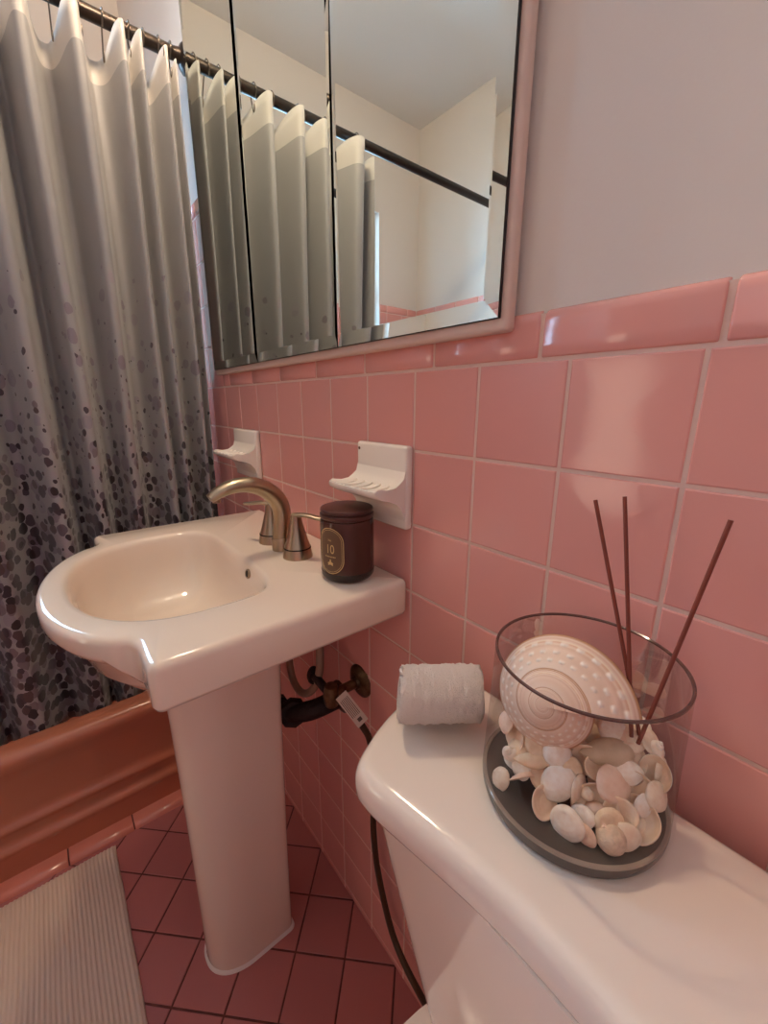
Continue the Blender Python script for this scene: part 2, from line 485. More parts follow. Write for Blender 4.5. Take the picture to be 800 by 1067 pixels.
# door casing and the hall beyond
bm = bmesh.new()
for a in ((DX0 - 0.07, DX0, 0, DZ + 0.07), (DX1, DX1 + 0.07, 0, DZ + 0.07), (DX0, DX1, DZ, DZ + 0.07)):
    box_into(bm, a[0], a[1], YF - 0.01, YF + 0.016, a[2], a[3], 0.004)
tag(bm_obj('trim_1', bm, M['cab'], smooth=True, sharp=40), kind='structure')
M['hall'] = pm('hall_paint', srgb(222, 206, 190), 0.85)
M['wood'] = pm('hall_floorboards', srgb(120, 84, 58), 0.4, var=(6, srgb(96, 64, 42)))
bm = bmesh.new()
box_into(bm, -1.72, -1.6, YF - 1.5, YF - 0.12, 0, ZC); box_into(bm, 0.6, 0.72, YF - 1.5, YF - 0.12, 0, ZC)
box_into(bm, -1.6, 0.6, YF - 1.5, YF - 1.38, 0, ZC)
tag(bm_obj('wall_hall', bm, M['hall']), kind='structure')
bm = bmesh.new()                                              # made-up casing so the hall fill light reads as a window
for a in ((-1.60, -1.57, 0.42, 1.62), (-1.01, -0.96, 0.42, 1.62), (-1.60, -0.96, 1.57, 1.62), (-1.60, -0.96, 0.42, 0.47)):
    box_into(bm, a[0], a[1], YF - 1.382, YF - 1.345, a[2], a[3], 0.004)
tag(bm_obj('fill_light_casing', bm, M['cab'], smooth=True, sharp=40), kind='structure')
tag(box('floor_hall', -1.72, 0.72, YF - 1.5, YF - 0.001, -0.05, -0.002, M['wood']), kind='structure')

# floor: tiles laid on the diagonal
FP = 0.1122; fa0, fb0 = -0.813, -0.2553
fl = tag(box('floor', XL - 0.12, XR + 0.12, YF, 0.12, -0.06, -0.0016, M['floorgrout']), kind='structure')
rects = []
for i in range(-24, 26):
    for j in range(-24, 26):
        a, b = fa0 + (i + 0.5) * FP, fb0 + (j + 0.5) * FP
        x, y = (a + b) / math.sqrt(2), (a - b) / math.sqrt(2)
        if XT - 0.03 < x < XR + 0.02 and YF + 0.05 < y < 0.03:
            rects.append((fa0 + i * FP, fa0 + (i + 1) * FP, fb0 + j * FP, fb0 + (j + 1) * FP))
V, F = tiles_mesh(rects, g=0.0034, bev=0.0016, depth=0.002, dome=0.0001, tilt=0.002)
s2 = math.sqrt(2)
o = mesh_obj('floor_tiles', [((a + b) / s2, (a - b) / s2, n) for a, b, n in V], F, M['floortile'], fl); fix_normals(o, 'floor')

# tile curb along the foot of the tub
bm_v, bm_f = [], []
prof = [(-1.106, 0.016), (-1.090, 0.0158), (-1.076, 0.0145), (-1.066, 0.0115), (-1.059, 0.007), (-1.0555, 0.002), (-1.055, -0.001)]
y = -0.012
joint = -0.236
ys = [joint - 0.152 * k for k in range(-2, 9)]
for k in range(len(ys) - 1):
    a, b = min(ys[k] - 0.0016, -0.002), max(ys[k + 1] + 0.0016, YF)
    if a - b < 0.01: continue
    s = len(bm_v); yy = [(a, 0.0018), (a - 0.0008, 0.0005), (a - 0.002, 0), (b + 0.002, 0), (b + 0.0008, 0.0005), (b, 0.0018)]
    for px, pz in prof:
        for q, e in yy: bm_v.append((px - e * 0.7, q, max(pz - e, -0.001)))
    n = len(yy)
    for i in range(len(prof) - 1):
        for q in range(n - 1): bm_f.append((s + i * n + q, s + (i + 1) * n + q, s + (i + 1) * n + q + 1, s + i * n + q + 1))
cu = tag(mesh_obj('trim_2', bm_v, bm_f, M['curb'], smooth=True, sharp=60), kind='structure')
if sum(p.normal.z for p in cu.data.polygons) < 0: cu.data.flip_normals()
V = [(px - 0.0022, q, max(pz - 0.0016, -0.001)) for q in (-0.001, YF) for px, pz in prof]
n = len(prof)
mesh_obj('grout', V, [(i, i + 1, n + i + 1, n + i) for i in range(n - 1)], M['floorgrout'], cu)

# window
wn = empty('window_1', (XL - 0.07, (WY0 + WY1) / 2, WZ0)); tag(wn, kind='structure')
WS = -0.40
bm = bmesh.new(); fw = 0.018
for (y0, y1, z0, z1) in ((WY0, WY0 + fw, WZ0, WZ1), (WY1 - fw, WY1, WZ0, WZ1), (WY0, WY1, WZ0, WZ0 + fw), (WY0, WY1, WZ1 - fw, WZ1), (WY0, WS, 1.735, 1.760), (WS - 0.012, WS + 0.012, WZ0, WZ1)):
    box_into(bm, XL - 0.09, XL - 0.055, y0, y1, z0, z1, 0.004)
bm_obj('window_frame', bm, M['cab'], wn, smooth=True, sharp=40)

box('pane', XL - 0.081, XL - 0.077, WY0 + 0.01, WS, WZ0 + 0.01, 1.745, M['pane'], wn)
box('pane', XL - 0.081, XL - 0.077, WY0 + 0.01, WS, 1.75, WZ1 - 0.01, M['pane'], wn)
m_, nt_, b_ = new_mat('dim_reflection_pane'); nt_.nodes.remove(b_)
tr_ = nt_.nodes.new('ShaderNodeBsdfTranslucent'); tr_.inputs['Color'].default_value = (0.19, 0.185, 0.165, 1)
nt_.links.new(tr_.outputs[0], nt_.nodes['Material Output'].inputs[0])
box('dim_reflection_pane', XL - 0.081, XL - 0.077, WS, WY1 - 0.005, WZ0 + 0.005, WZ1 - 0.005, m_, wn)  # unseen translucent pane added to lend the alcove tiles a lavender reflection

# ------------------------------------------------------------------ bathtub
tub = empty('bathtub', (-1.46, -0.72, 0)); tag(tub, 'terracotta bathtub with a ridged front apron behind the tile curb', 'bathtub')
prof = [(-1.135, 0.366), (-1.118, 0.369), (-1.100, 0.366), (-1.0885, 0.357), (-1.085, 0.345), (-1.087, 0.331), (-1.094, 0.316), (-1.101, 0.300),
        (-1.106, 0.28), (-1.110, 0.185), (-1.1095, 0.172), (-1.105, 0.163), (-1.099, 0.156), (-1.098, 0.150), (-1.102, 0.143), (-1.1045, 0.135), (-1.105, 0.122),
        (-1.1045, 0.112), (-1.099, 0.104), (-1.093, 0.097), (-1.092, 0.090), (-1.096, 0.083), (-1.099, 0.072), (-1.1, 0.0)]
ysn = [-0.003, -0.35, -0.7, -1.05, YF + 0.003]
V = [(px, q, pz) for q in ysn for px, pz in prof]; n = len(prof); F = []
for i in range(len(ysn) - 1):
    for k in range(n - 1): F.append((i * n + k, (i + 1) * n + k, (i + 1) * n + k + 1, i * n + k + 1))
ap = mesh_obj('apron', V, F, M['tub'], tub, smooth=True, sharp=70)
if sum(p.normal.x for p in ap.data.polygons) < 0: ap.data.flip_normals()
def rrect(cx, cy, hx, hy, r, z, n=10):
    out = []
    for sx, sy, a0 in ((1, 1, 0), (-1, 1, PI / 2), (-1, -1, PI), (1, -1, 3 * PI / 2)):
        for k in range(n + 1):
            a = a0 + PI / 2 * k / n
            out.append(Vector((cx + sx * (hx - r) + r * math.cos(a), cy + sy * (hy - r) + r * math.sin(a), z)))
    return out
tcx, tcy = (-1.135 + XL + 0.004) / 2, YF / 2
hx, hy = (-1.135 - XL - 0.004) / 2, -YF / 2 - 0.004
rings = [rrect(tcx, tcy, hx, hy, 0.002, 0.366), rrect(tcx, tcy, hx - 0.012, hy - 0.04, 0.10, 0.366), rrect(tcx, tcy, hx - 0.02, hy - 0.05, 0.12, 0.358),
         rrect(tcx, tcy, hx - 0.024, hy - 0.07, 0.13, 0.24), rrect(tcx, tcy, hx - 0.09, hy - 0.15, 0.14, 0.09), rrect(tcx, tcy, hx - 0.16, hy - 0.22, 0.12, 0.07)]
o = loft('tub_well', rings, M['tub'], tub, cap0=False, cap1=True, sharp=60)
if o.data.polygons[-1].normal.z < 0: o.data.flip_normals()

# ------------------------------------------------------------------ shower rod, rings, curtain
XROD, ZROD = -1.16, 1.995
rod = empty('shower_rod', (XROD, -0.72, ZROD)); tag(rod, 'dark bronze shower curtain rod across the tub', 'curtain rod')
tube('rod_tube', [(XROD, -0.006, ZROD), (XROD, YF + 0.006, ZROD)], 0.0138, M['rod'], rod, seg=24)
for sy in (0, 1):
    yy = -0.001 if sy == 0 else YF + 0.001; s = -1 if sy == 0 else 1
    lathe('flange', [(0, 0), (0.032, 0), (0.032, 0.004), (0.024, 0.012), (0.016, 0.016), (0.0135, 0.03), (0, 0.03)], M['rod'], rod, center=(XROD, yy, ZROD),
          M=Matrix.Rotation(PI / 2 if s < 0 else -PI / 2, 4, 'X'), seg=28)

CP = [(-.021, -.03), (-.030, .012), (-.042, -.012), (-.058, .030), (-.078, -.034), (-.097, -.02), (-.110, .036), (-.127, -.012), (-.146, .036), (-.168, -.02),
      (-.189, -.042), (-.208, -.012), (-.231, .042), (-.258, -.016), (-.276, -.042), (-.296, -.012), (-.319, .044), (-.345, -.008), (-.360, -.036), (-.378, -.004),
      (-.398, .040), (-.428, .004), (-.458, -.036), (-.490, -.002), (-.522, .040), (-.558, .004), (-.584, -.034), (-.602, -.004), (-.612, .006)]
path = catmull([(a, b, 0) for a, b in CP], 9)
arc = [0]
for i in range(1, len(path)): arc.append(arc[-1] + (path[i] - path[i - 1]).length)
cur = empty('shower_curtain', (XROD, -0.31, ZROD - 0.03)); tag(cur, 'grey satin shower curtain with a dark pebble print thickening downward', 'curtain')
NZ = 70; ZB = 0.300
V, F, UV = [], [], []
npth = len(path)
for j in range(NZ + 1):
    t = j / NZ
    for i, p in enumerate(path):
        fy = 0.043 * math.sin(PI / 2 * max(-1, min(1, p.y / 0.043)))
        ztop = 1.974 - 0.40 * max(0.0, 0.016 - fy)
        zb = ZB + (0.376 - ZB) * max(0, min(1, (p.x + 0.24) / 0.05))
        z = ztop + (zb - ztop) * t
        amp = 1.55 - 0.52 * t + 0.10 * math.sin(3.1 * t + p.x * 17)
        c = XROD - 0.004 - 0.046 * min(1, t * 1.1)
        x = c + fy * amp + 0.004 * math.sin(9 * t + p.x * 31)
        y = p.x * (1 + 0.04 * t) + 0.006 * t * math.sin(5 * t + p.x * 23)
        x += 0.005 * t * math.sin(arc[i] * 62 + 2 * t)
        if z < 0.55: x = min(x, -1.168 + max(0, z - 0.40) * 0.3)
        V.append((x, y, z)); UV.append((arc[i], z))
for j in range(NZ):
    for i in range(npth - 1): F.append((j * npth + i, j * npth + i + 1, (j + 1) * npth + i + 1, (j + 1) * npth + i))
me = bpy.data.meshes.new('curtain_cloth'); me.from_pydata(V, [], F)
ul = me.uv_layers.new(name='UVMap')
for lp in me.loops: ul.data[lp.index].uv = UV[lp.vertex_index]
cl = finish('cloth', me, M['curtain'], cur, True, None)
so = cl.modifiers.new('thickness', 'SOLIDIFY'); so.thickness = 0.0009; so.offset = 0

ORD = ['nearest the mirror wall', 'second from the mirror wall', 'third from the mirror wall', 'fourth from the mirror wall', 'fifth from the mirror wall', 'sixth from the mirror wall',
       'seventh from the mirror wall', 'eighth from the mirror wall', 'ninth from the mirror wall', 'farthest from the mirror wall']
ringys = [-.036, -.061, -.092, -.121, -.170, -.212, -.262, -.341, -.430, -.545]
for i, ry in enumerate(ringys):
    # hook dropping from the rod to the header at this y
    k = min(range(npth), key=lambda q: abs(path[q].x - ry)); px = XROD - 0.004 + path[k].y * 1.5
    zt = 1.974 - 0.40 * max(0.0, 0.016 - path[k].y) - 0.014
    pts = [(XROD + 0.006, ry - 0.003, ZROD - 0.017), (XROD + 0.0165, ry - 0.002, ZROD), (XROD + 0.010, ry, ZROD + 0.0145), (XROD, ry, ZROD + 0.0175), (XROD - 0.0115, ry, ZROD + 0.0135), (XROD - 0.0165, ry, ZROD),
           (XROD - 0.012 + (px - XROD) * 0.4, ry, ZROD - 0.02), (px - 0.004, ry, zt + 0.004), (px, ry, zt - 0.003), (px + 0.006, ry, zt + 0.002), (px + 0.006, ry, zt + 0.012)]
    o = tube('curtain_ring', catmull(pts, 5), 0.0016, M['ring'], seg=8)
    tag(o, 'thin metal curtain ring on the dark rod, ' + ORD[i], 'curtain ring', 'curtain rings on the shower rod')

# ------------------------------------------------------------------ medicine cabinet with three mirror doors
CX0, CX1, CZ0, CZ1 = -1.107, -0.1815, 1.278, 2.10
cab = empty('medicine_cabinet', (-0.645, 0, CZ0)); tag(cab, 'white medicine cabinet with three mirrored doors on the tiled wall', 'cabinet')
box('cabinet_body', CX0 - 0.006, CX1 + 0.007, -0.0165, -0.0002, CZ0 - 0.013, CZ1 + 0.01, M['cab'], cab, bev=0.005, seg=3)
YM = -0.025
def bev_glass(x0, x1, z0, z1, wl, wr, w=0.019, th=0.0019, thin=0.0004):
    yb = YM + 0.0033; yf = yb - th
    # back ring, edge ring, inner ring
    V = [(x0, yb, z0), (x1, yb, z0), (x1, yb, z1), (x0, yb, z1)]
    V += [(x, yb - thin, z) for x, _, z in V[:4]]
    V += [(x0 + wl, yf, z0 + w), (x1 - wr, yf, z0 + w), (x1 - wr, yf, z1 - w), (x0 + wl, yf, z1 - w)]
    F = [(3, 2, 1, 0)]
    for i in range(4):
        j = (i + 1) % 4
        F += [(i, j, 4 + j, 4 + i), (4 + i, 4 + j, 8 + j, 8 + i)]
    F.append((8, 9, 10, 11))
    return V, F
for i, (a, b) in enumerate(((CX0, -0.811), (-0.811, -0.4905), (-0.4905, CX1))):
    a += 0.0007; b -= 0.0007
    d = box('mirror_door', a, b, YM + 0.0042, -0.0168, CZ0, CZ1, M['edge'], cab, bev=0.0008, seg=1)
    mesh_obj('silver_backing', [(a + .0008, YM + 0.0036, CZ0 + .0008), (b - .0008, YM + 0.0036, CZ0 + .0008), (b - .0008, YM + 0.0036, CZ1 - .0008), (a + .0008, YM + 0.0036, CZ1 - .0008)], [(0, 1, 2, 3)], M['silver'], d)
    V, F = bev_glass(a + .0004, b - .0004, CZ0 + .0004, CZ1 - .0004, 0.019 if i == 0 else 0.008, 0.019 if i == 2 else 0.008)
    g = mesh_obj('mirror', V, F, M['mglass'], d)
    bm = bmesh.new(); bm.from_mesh(g.data); bmesh.ops.recalc_face_normals(bm, faces=bm.faces); bm.to_mesh(g.data); bm.free()

# vanity light above the cabinet (just above the frame of the photograph)
M['bulb'] = emit_mat('warm_bulb', (1.0, 0.79, 0.56, 1), 270.0)
vl = empty('vanity_light', (-0.72, 0, 2.28)); tag(vl, 'vanity light with two round bulbs above the mirrored cabinet', 'wall lamp')
box('back_plate', -0.85, -0.58, -0.03, 0.0055, 2.22, 2.32, M['nickel'], vl, bev=0.006)
for k in range(2):
    x = -0.765 + 0.10 * k
    lathe('socket', [(0, 0), (0.028, 0), (0.026, 0.03), (0.018, 0.05), (0, 0.05)], M['nickel'], vl, center=(x, -0.03, 2.27), M=Matrix.Rotation(PI / 2, 4, 'X'), seg=24)
    lathe('bulb', [(0.0, -0.034)] + [(0.034 * math.sin(PI * q / 12), -0.034 * math.cos(PI * q / 12)) for q in range(1, 12)] + [(0, 0.034)], M['bulb'], vl, center=(x, -0.113, 2.27), seg=24)

# ------------------------------------------------------------------ pedestal sink
sink = empty('pedestal_sink', (-0.622, -0.2, 0)); tag(sink, 'white pedestal sink with a bowed front beside the tub', 'sink')
SX0, SX1, SYF, ZS = -0.905, -0.334, -0.366, 0.925
bcx, bcy = -0.625, -0.27
def arc_pts(cx, cy, r, a0, a1, n): return [(cx + r * math.cos(a0 + (a1 - a0) * k / n), cy + r * math.sin(a0 + (a1 - a0) * k / n)) for k in range(n + 1)]
yb_ = -0.002
out = []
def seg_pts(p, q, n): return [(p[0] + (q[0] - p[0]) * k / n, p[1] + (q[1] - p[1]) * k / n) for k in range(1, n)]
rc = 0.012
# counter-clockwise seen from above, from back right
ell = lambda a: (bcx + 0.004 + 0.222 * math.cos(a), -0.335 + 0.123 * math.sin(a))
aN = math.asin((SYF + 0.335 - 0.012) / 0.123)
out += [(SX1, yb_)] + [(SX0, yb_)][:0]
out = []
rb2 = 0.010
aS = math.asin((SYF - 0.020 + 0.335) / 0.123)            # the bow starts a little in front of the slab edge
e0 = ell(PI - aS); e1 = ell(aS)
out += seg_pts((SX1 - rb2, yb_), (SX0 + rb2, yb_), 30)
out += arc_pts(SX0 + rb2, yb_ - rb2, rb2, PI / 2, PI, 5) + seg_pts((SX0, yb_ - rb2), (SX0, SYF + rc), 24)
out += arc_pts(SX0 + rc, SYF + rc, rc, PI, 1.5 * PI, 6)
nl = catmull([(SX0 + rc + 0.004, SYF, 0), (e0[0] - 0.024, SYF + 0.0004, 0), (e0[0] - 0.010, SYF - 0.0045, 0), (e0[0] - 0.0015, SYF - 0.013, 0), (e0[0], e0[1], 0)], 4)
out += [(v.x, v.y) for v in nl[:-1]]
out += [ell(PI - aS + (PI + 2 * aS) * k / 70) for k in range(71)]
nr_ = catmull([(e1[0], e1[1], 0), (e1[0] + 0.0015, SYF - 0.013, 0), (e1[0] + 0.010, SYF - 0.0045, 0), (e1[0] + 0.024, SYF + 0.0004, 0), (SX1 - rc - 0.004, SYF, 0)], 4)
out += [(v.x, v.y) for v in nr_[1:]]
out += arc_pts(SX1 - rc, SYF + rc, rc, 1.5 * PI, 2 * PI, 6)
out += seg_pts((SX1, SYF + rc), (SX1, yb_ - rb2), 24) + arc_pts(SX1 - rb2, yb_ - rb2, rb2, 0, PI / 2, 5)
_d = []
for q in out:
    if not _d or math.hypot(q[0] - _d[-1][0], q[1] - _d[-1][1]) > 0.0011: _d.append(q)
out = _d
for _ in range(6):                                          # ease the two inner corners where the bow meets the slab
    out = [((out[i - 1][0] + 2 * x + out[(i + 1) % len(out)][0]) / 4, (out[i - 1][1] + 2 * y + out[(i + 1) % len(out)][1]) / 4)
           if y < SYF - 0.0002 and min(abs(x - e0[0]), abs(x - e1[0])) < 0.022 else (x, y) for i, (x, y) in enumerate(out)]
# basin outline as radius from (bcx, bcy)
def basin_r(th):
    c, s = math.cos(th), math.sin(th)
    if s >= 0:
        a, b, n = 0.190, 0.100, 5.0
    else:
        a, b, n = 0.190, 0.150, 2.3
    return 1 / ((abs(c) / a) ** n + (abs(s) / b) ** n) ** (1 / n)
th = [math.atan2(y - bcy, x - bcx) for x, y in out]
ro = [math.hypot(x - bcx, y - bcy) for x, y in out]
def sring(fr, fz):
    R_ = []
    for t, r, (x, y) in zip(th, ro, out):
        bow = min(1, max(0, (SYF - 0.004 - y) / 0.03))
        rr, z = fr(t, r, bow), fz(t, r, bow)
        R_.append(Vector((bcx + rr * math.cos(t), bcy + rr * math.sin(t), z)))
    return R_
br = basin_r
def inset(d):
    """outline shrunk by d along the outline normal (keeps slab edges parallel)"""
    n = len(out); res = []
    for i in range(n):
        (x0, y0), (x1, y1) = out[i - 1], out[(i + 1) % n]
        tx, ty = x1 - x0, y1 - y0; l = math.hypot(tx, ty) or 1
        res.append((out[i][0] - ty / l * d, out[i][1] + tx / l * d))
    return res
def oring(d, fz):
    q = inset(d)
    return [Vector((x, y, fz(min(1, max(0, (SYF - 0.004 - oy) / 0.03))))) for (x, y), (ox, oy) in zip(q, out)]
lo = lambda b: 0.866 + 0.028 * b
rings = [sring(lambda t, r, b: 0.05, lambda t, r, b: 0.745),
         sring(lambda t, r, b: 0.09, lambda t, r, b: 0.752),
         sring(lambda t, r, b: 0.72 * br(t), lambda t, r, b: 0.775),
         sring(lambda t, r, b: min(0.93 * br(t) + 0.004, r - 0.03), lambda t, r, b: 0.82),
         sring(lambda t, r, b: min(br(t) + 0.012, r - 0.014), lambda t, r, b: 0.858 + 0.012 * b),
         oring(0.009, lambda b: lo(b) - 0.0005 - 0.008 * b), oring(0.003, lambda b: lo(b)), oring(0.0, lambda b: lo(b) + 0.006),
         oring(0.0, lambda b: ZS - 0.011), oring(0.0012, lambda b: ZS - 0.0058), oring(0.0045, lambda b: ZS - 0.0018), oring(0.009, lambda b: ZS),
         sring(lambda t, r, b: br(t) + 0.010, lambda t, r, b: ZS + 0.0), sring(lambda t, r, b: br(t) + 0.004, lambda t, r, b: ZS - 0.0012),
         sring(lambda t, r, b: br(t), lambda t, r, b: ZS - 0.005), sring(lambda t, r, b: br(t) - 0.003, lambda t, r, b: ZS - 0.011),
         sring(lambda t, r, b: 0.972 * br(t) - 0.003, lambda t, r, b: ZS - 0.030), sring(lambda t, r, b: 0.94 * br(t), lambda t, r, b: ZS - 0.055),
         sring(lambda t, r, b: 0.895 * br(t), lambda t, r, b: ZS - 0.082), sring(lambda t, r, b: 0.83 * br(t), lambda t, r, b: ZS - 0.104), sring(lambda t, r, b: 0.73 * br(t), lambda t, r, b: ZS - 0.121),
         sring(lambda t, r, b: 0.58 * br(t), lambda t, r, b: ZS - 0.132), sring(lambda t, r, b: 0.4 * br(t), lambda t, r, b: ZS - 0.138), sring(lambda t, r, b: 0.2 * br(t), lambda t, r, b: ZS - 0.141), sring(lambda t, r, b: 0.022, lambda t, r, b: ZS - 0.142)]
bs = loft('basin', rings, M['white'], sink, sharp=60)
bm = bmesh.new(); bm.from_mesh(bs.data); bmesh.ops.recalc_face_normals(bm, faces=bm.faces); bm.to_mesh(bs.data); bm.free()
lathe('drain', [(0, 0), (0.014, 0.001), (0.018, 0.003), (0.022, 0.0025), (0.023, 0), (0.0, -0.002)], M['nickel'], sink, center=(bcx, bcy, ZS - 0.1418), seg=28)
# overflow hole in the rear slope of the basin
of_c = Vector((-0.556, -0.1757, 0.906))
Mo = Matrix.Rotation(math.radians(80), 4, 'X')
lathe('overflow_ring', [(0.0085, -0.002), (0.0085, 0.0008), (0.0072, 0.0016), (0.006, 0.0008), (0.006, -0.002)], M['nickel'], sink, center=of_c, M=Mo, seg=24)
lathe('overflow_hole', [(0, 0.0006), (0.0062, 0.0006), (0.0062, -0.002)], M['dark_gap'], sink, center=of_c, M=Mo, seg=24)
# pedestal: D-shaped column
def dring(cx, hw, yf, yb, z, n=28):
    out = []; d = hw * 1.25
    for k in range(n + 1):
        a = PI + PI * k / n
        c, s = math.cos(a), math.sin(a)
        out.append(Vector((cx + hw * (abs(c) ** 0.86) * (1 if c > 0 else -1), (yf + d) + d * s, z)))
    rb = 0.014
    out += [Vector((cx + hw, yf + d + (yb - rb - yf - d) * q / 5, z)) for q in range(1, 6)]
    for k in range(1, 5): a = PI / 2 * k / 4; out.append(Vector((cx + hw - rb + rb * math.cos(a), yb - rb + rb * math.sin(a), z)))
    for k in range(0, 5): a = PI / 2 + PI / 2 * k / 4; out.append(Vector((cx - hw + rb + rb * math.cos(a), yb - rb + rb * math.sin(a), z)))
    out += [Vector((cx - hw, yb - rb + (yf + d - yb + rb) * q / 5, z)) for q in range(1, 5)]
    return out
PX = -0.628
rings = [dring(PX, 0.066, -0.312, -0.137, 0.0), dring(PX, 0.066, -0.313, -0.137, 0.05), dring(PX, 0.066, -0.313, -0.134, 0.25), dring(PX, 0.069, -0.314, -0.130, 0.45), dring(PX + 0.001, 0.069, -0.316, -0.126, 0.62),
         dring(PX + 0.003, 0.071, -0.320, -0.122, 0.73), dring(PX + 0.003, 0.073, -0.322, -0.12, 0.776)]
loft('pedestal', rings, M['white'], sink, sharp=60)
rings = [dring(PX, 0.0705, -0.3175, -0.133, 0.0), dring(PX, 0.0695, -0.3165, -0.134, 0.0045), dring(PX, 0.0665, -0.313, -0.137, 0.008)]
loft('caulk_bead', rings, M['caulk'], sink, cap0=True, cap1=False)

# faucet
FX, FY = -0.586, -0.094
base = [(0, 0), (0.0205, 0), (0.0205, 0.004), (0.0195, 0.012)]
fp = [(FX, FY, ZS), (FX, FY, ZS + 0.03), (FX, FY + 0.003, ZS + 0.06), (FX, FY - 0.002, ZS + 0.09), (FX, FY - 0.022, ZS + 0.115), (FX, FY - 0.052, ZS + 0.129), (FX, FY - 0.082, ZS + 0.130), (FX, FY - 0.106, ZS + 0.123), (FX, FY - 0.122, ZS + 0.114)]
fr = [0.0180, 0.0168, 0.0165, 0.0168, 0.0165, 0.0155, 0.0140, 0.0125, 0.0100]
fpath = catmull(fp, 6); frad = lerp_list(fr, 6)
ff = [(1.0 - 0.25 * max(0, (i / (len(fpath) - 1) - 0.4)) / 0.6, 1.0 + 0.25 * max(0, (i / (len(fpath) - 1) - 0.4)) / 0.6) for i in range(len(fpath))]
fc = tube('faucet', fpath, frad, M['nickel'], sink, seg=24, flat=ff, start=(0, 1, 0)); fc['label'] = 'brushed nickel arched faucet'
lathe('base_ring', [(0.0, 0.0), (0.0195, 0), (0.0195, 0.020), (0.0178, 0.024), (0, 0.024)], M['nickel'], fc, center=(FX, FY, ZS), seg=32)
lathe('aerator', [(0, 0), (0.0065, 0), (0.0065, 0.006), (0, 0.006)], M['nickel'], fc, center=(FX, FY - 0.112, ZS + 0.106), seg=20)
for s, hxx in ((1, FX + 0.053), (-1, FX - 0.053)):
    h = lathe('handle', [(0, 0), (0.0265, 0), (0.0262, 0.003), (0.024, 0.015), (0.0235, 0.0165), (0.0225, 0.0166), (0.0225, 0.0185), (0.0232, 0.0186), (0.0195, 0.030), (0.0145, 0.048), (0.0112, 0.062), (0.0098, 0.072), (0.0092, 0.078), (0.0, 0.080)],
              M['nickel'], fc, center=(hxx, FY + 0.004, ZS), seg=36)
    lathe('gap_ring', [(0.0226, 0.0164), (0.0243, 0.0166), (0.0240, 0.0186), (0.0226, 0.0188)], M['dark_gap'], fc, center=(hxx, FY + 0.004, ZS), seg=36)
    hy_ = FY + 0.004
    d = Vector((0.050 * s, 0.028, 0)) if s > 0 else Vector((-0.042, -0.03, 0))
    pts = [Vector((hxx, hy_, ZS + 0.074)) - d * 0.12, Vector((hxx, hy_, ZS + 0.0765)), Vector((hxx, hy_, ZS + 0.078)) + d * 0.4, Vector((hxx, hy_, ZS + 0.075)) + d * 0.8, Vector((hxx, hy_, ZS + 0.0735)) + d * 1.1]
    lp = catmull(pts, 5)
    tube('lever', lp, lerp_list([0.0085, 0.0092, 0.0078, 0.0075, 0.006], 5), M['nickel'], fc, seg=14, flat=[(0.5, 1.0)] * len(lp))

# ------------------------------------------------------------------ candle jar
JX, JY, JR = -0.406, -0.0675, 0.0415
jar = empty('candle_jar', (JX, JY, ZS)); tag(jar, 'round brown glass candle jar with a gold number ten label on the sink', 'candle')
jz = ZS + 0.0002
lathe('glass_body', [(0, 0.001), (0.033, 0.001), (0.0385, 0.0045), (0.0412, 0.011), (0.0415, 0.018), (0.0415, 0.090), (0.0405, 0.096), (0.0385, 0.098), (0, 0.098)], M['jar'], jar, center=(JX, JY, jz), seg=64)
lathe('glass_foot', [(0, 0), (0.0335, 0), (0.0392, 0.0038), (0.0418, 0.0088), (0.0419, 0.0155), (0.0414, 0.0158)], M['jarbase'], jar, center=(JX, JY, jz), seg=64)
lathe('lid', [(0.0, 0.0975), (0.0385, 0.0975), (0.0408, 0.0985), (0.0415, 0.101), (0.0412, 0.1045), (0.0385, 0.1065), (0.0385, 0.1075), (0.0405, 0.1085), (0.0407, 0.1105), (0.0398, 0.1128), (0.036, 0.1142), (0, 0.1148)], M['jarlid'], jar, center=(JX, JY, jz), seg=64)
# the label sits on the curved glass and looks a little past the camera towards the front left
LA = math.radians(-72)
def on_jar(u, w, off):
    a = LA + u / JR
    return Vector((JX + (JR + off) * math.cos(a), JY + (JR + off) * math.sin(a), jz + w))
def stadium(hw, hh, n=20):
    pts = []
    for k in range(n + 1): a = PI * k / n; pts.append((hw * math.cos(a), (hh - hw) + hw * math.sin(a)))
    for k in range(n + 1): a = PI + PI * k / n; pts.append((hw * math.cos(a), -(hh - hw) + hw * math.sin(a)))
    return pts
LW = 0.053
def plate(name, hw, hh, off, m, parent):
    S = stadium(hw, hh); V, F = [], []; nr = 8
    for q in range(nr + 1):
        f = q / nr
        for u, w in S: V.append(on_jar(u * f, LW + w * f, off))
    n = len(S)
    for q in range(nr):
        for k in range(n): F.append((q * n + k, q * n + (k + 1) % n, (q + 1) * n + (k + 1) % n, (q + 1) * n + k))
    return mesh_obj(name, V, F, m, parent, smooth=True)
def ringplate(name, hw, hh, w_, off, m, parent):
    S = stadium(hw, hh, 28); S2 = stadium(hw - w_, hh - w_, 28); n = len(S)
    V = [on_jar(u, LW + w, off) for u, w in S] + [on_jar(u, LW + w, off) for u, w in S2]
    return mesh_obj(name, V, [(k, (k + 1) % n, n + (k + 1) % n, n + k) for k in range(n)], m, parent, smooth=True)
lb = plate('label', 0.0225, 0.036, 0.0002, M['labelp'], jar)
ringplate('outer_border', 0.0225, 0.036, 0.0011, 0.0005, M['gold'], lb)
ringplate('inner_border', 0.0195, 0.033, 0.0005, 0.0005, M['gold'], lb)
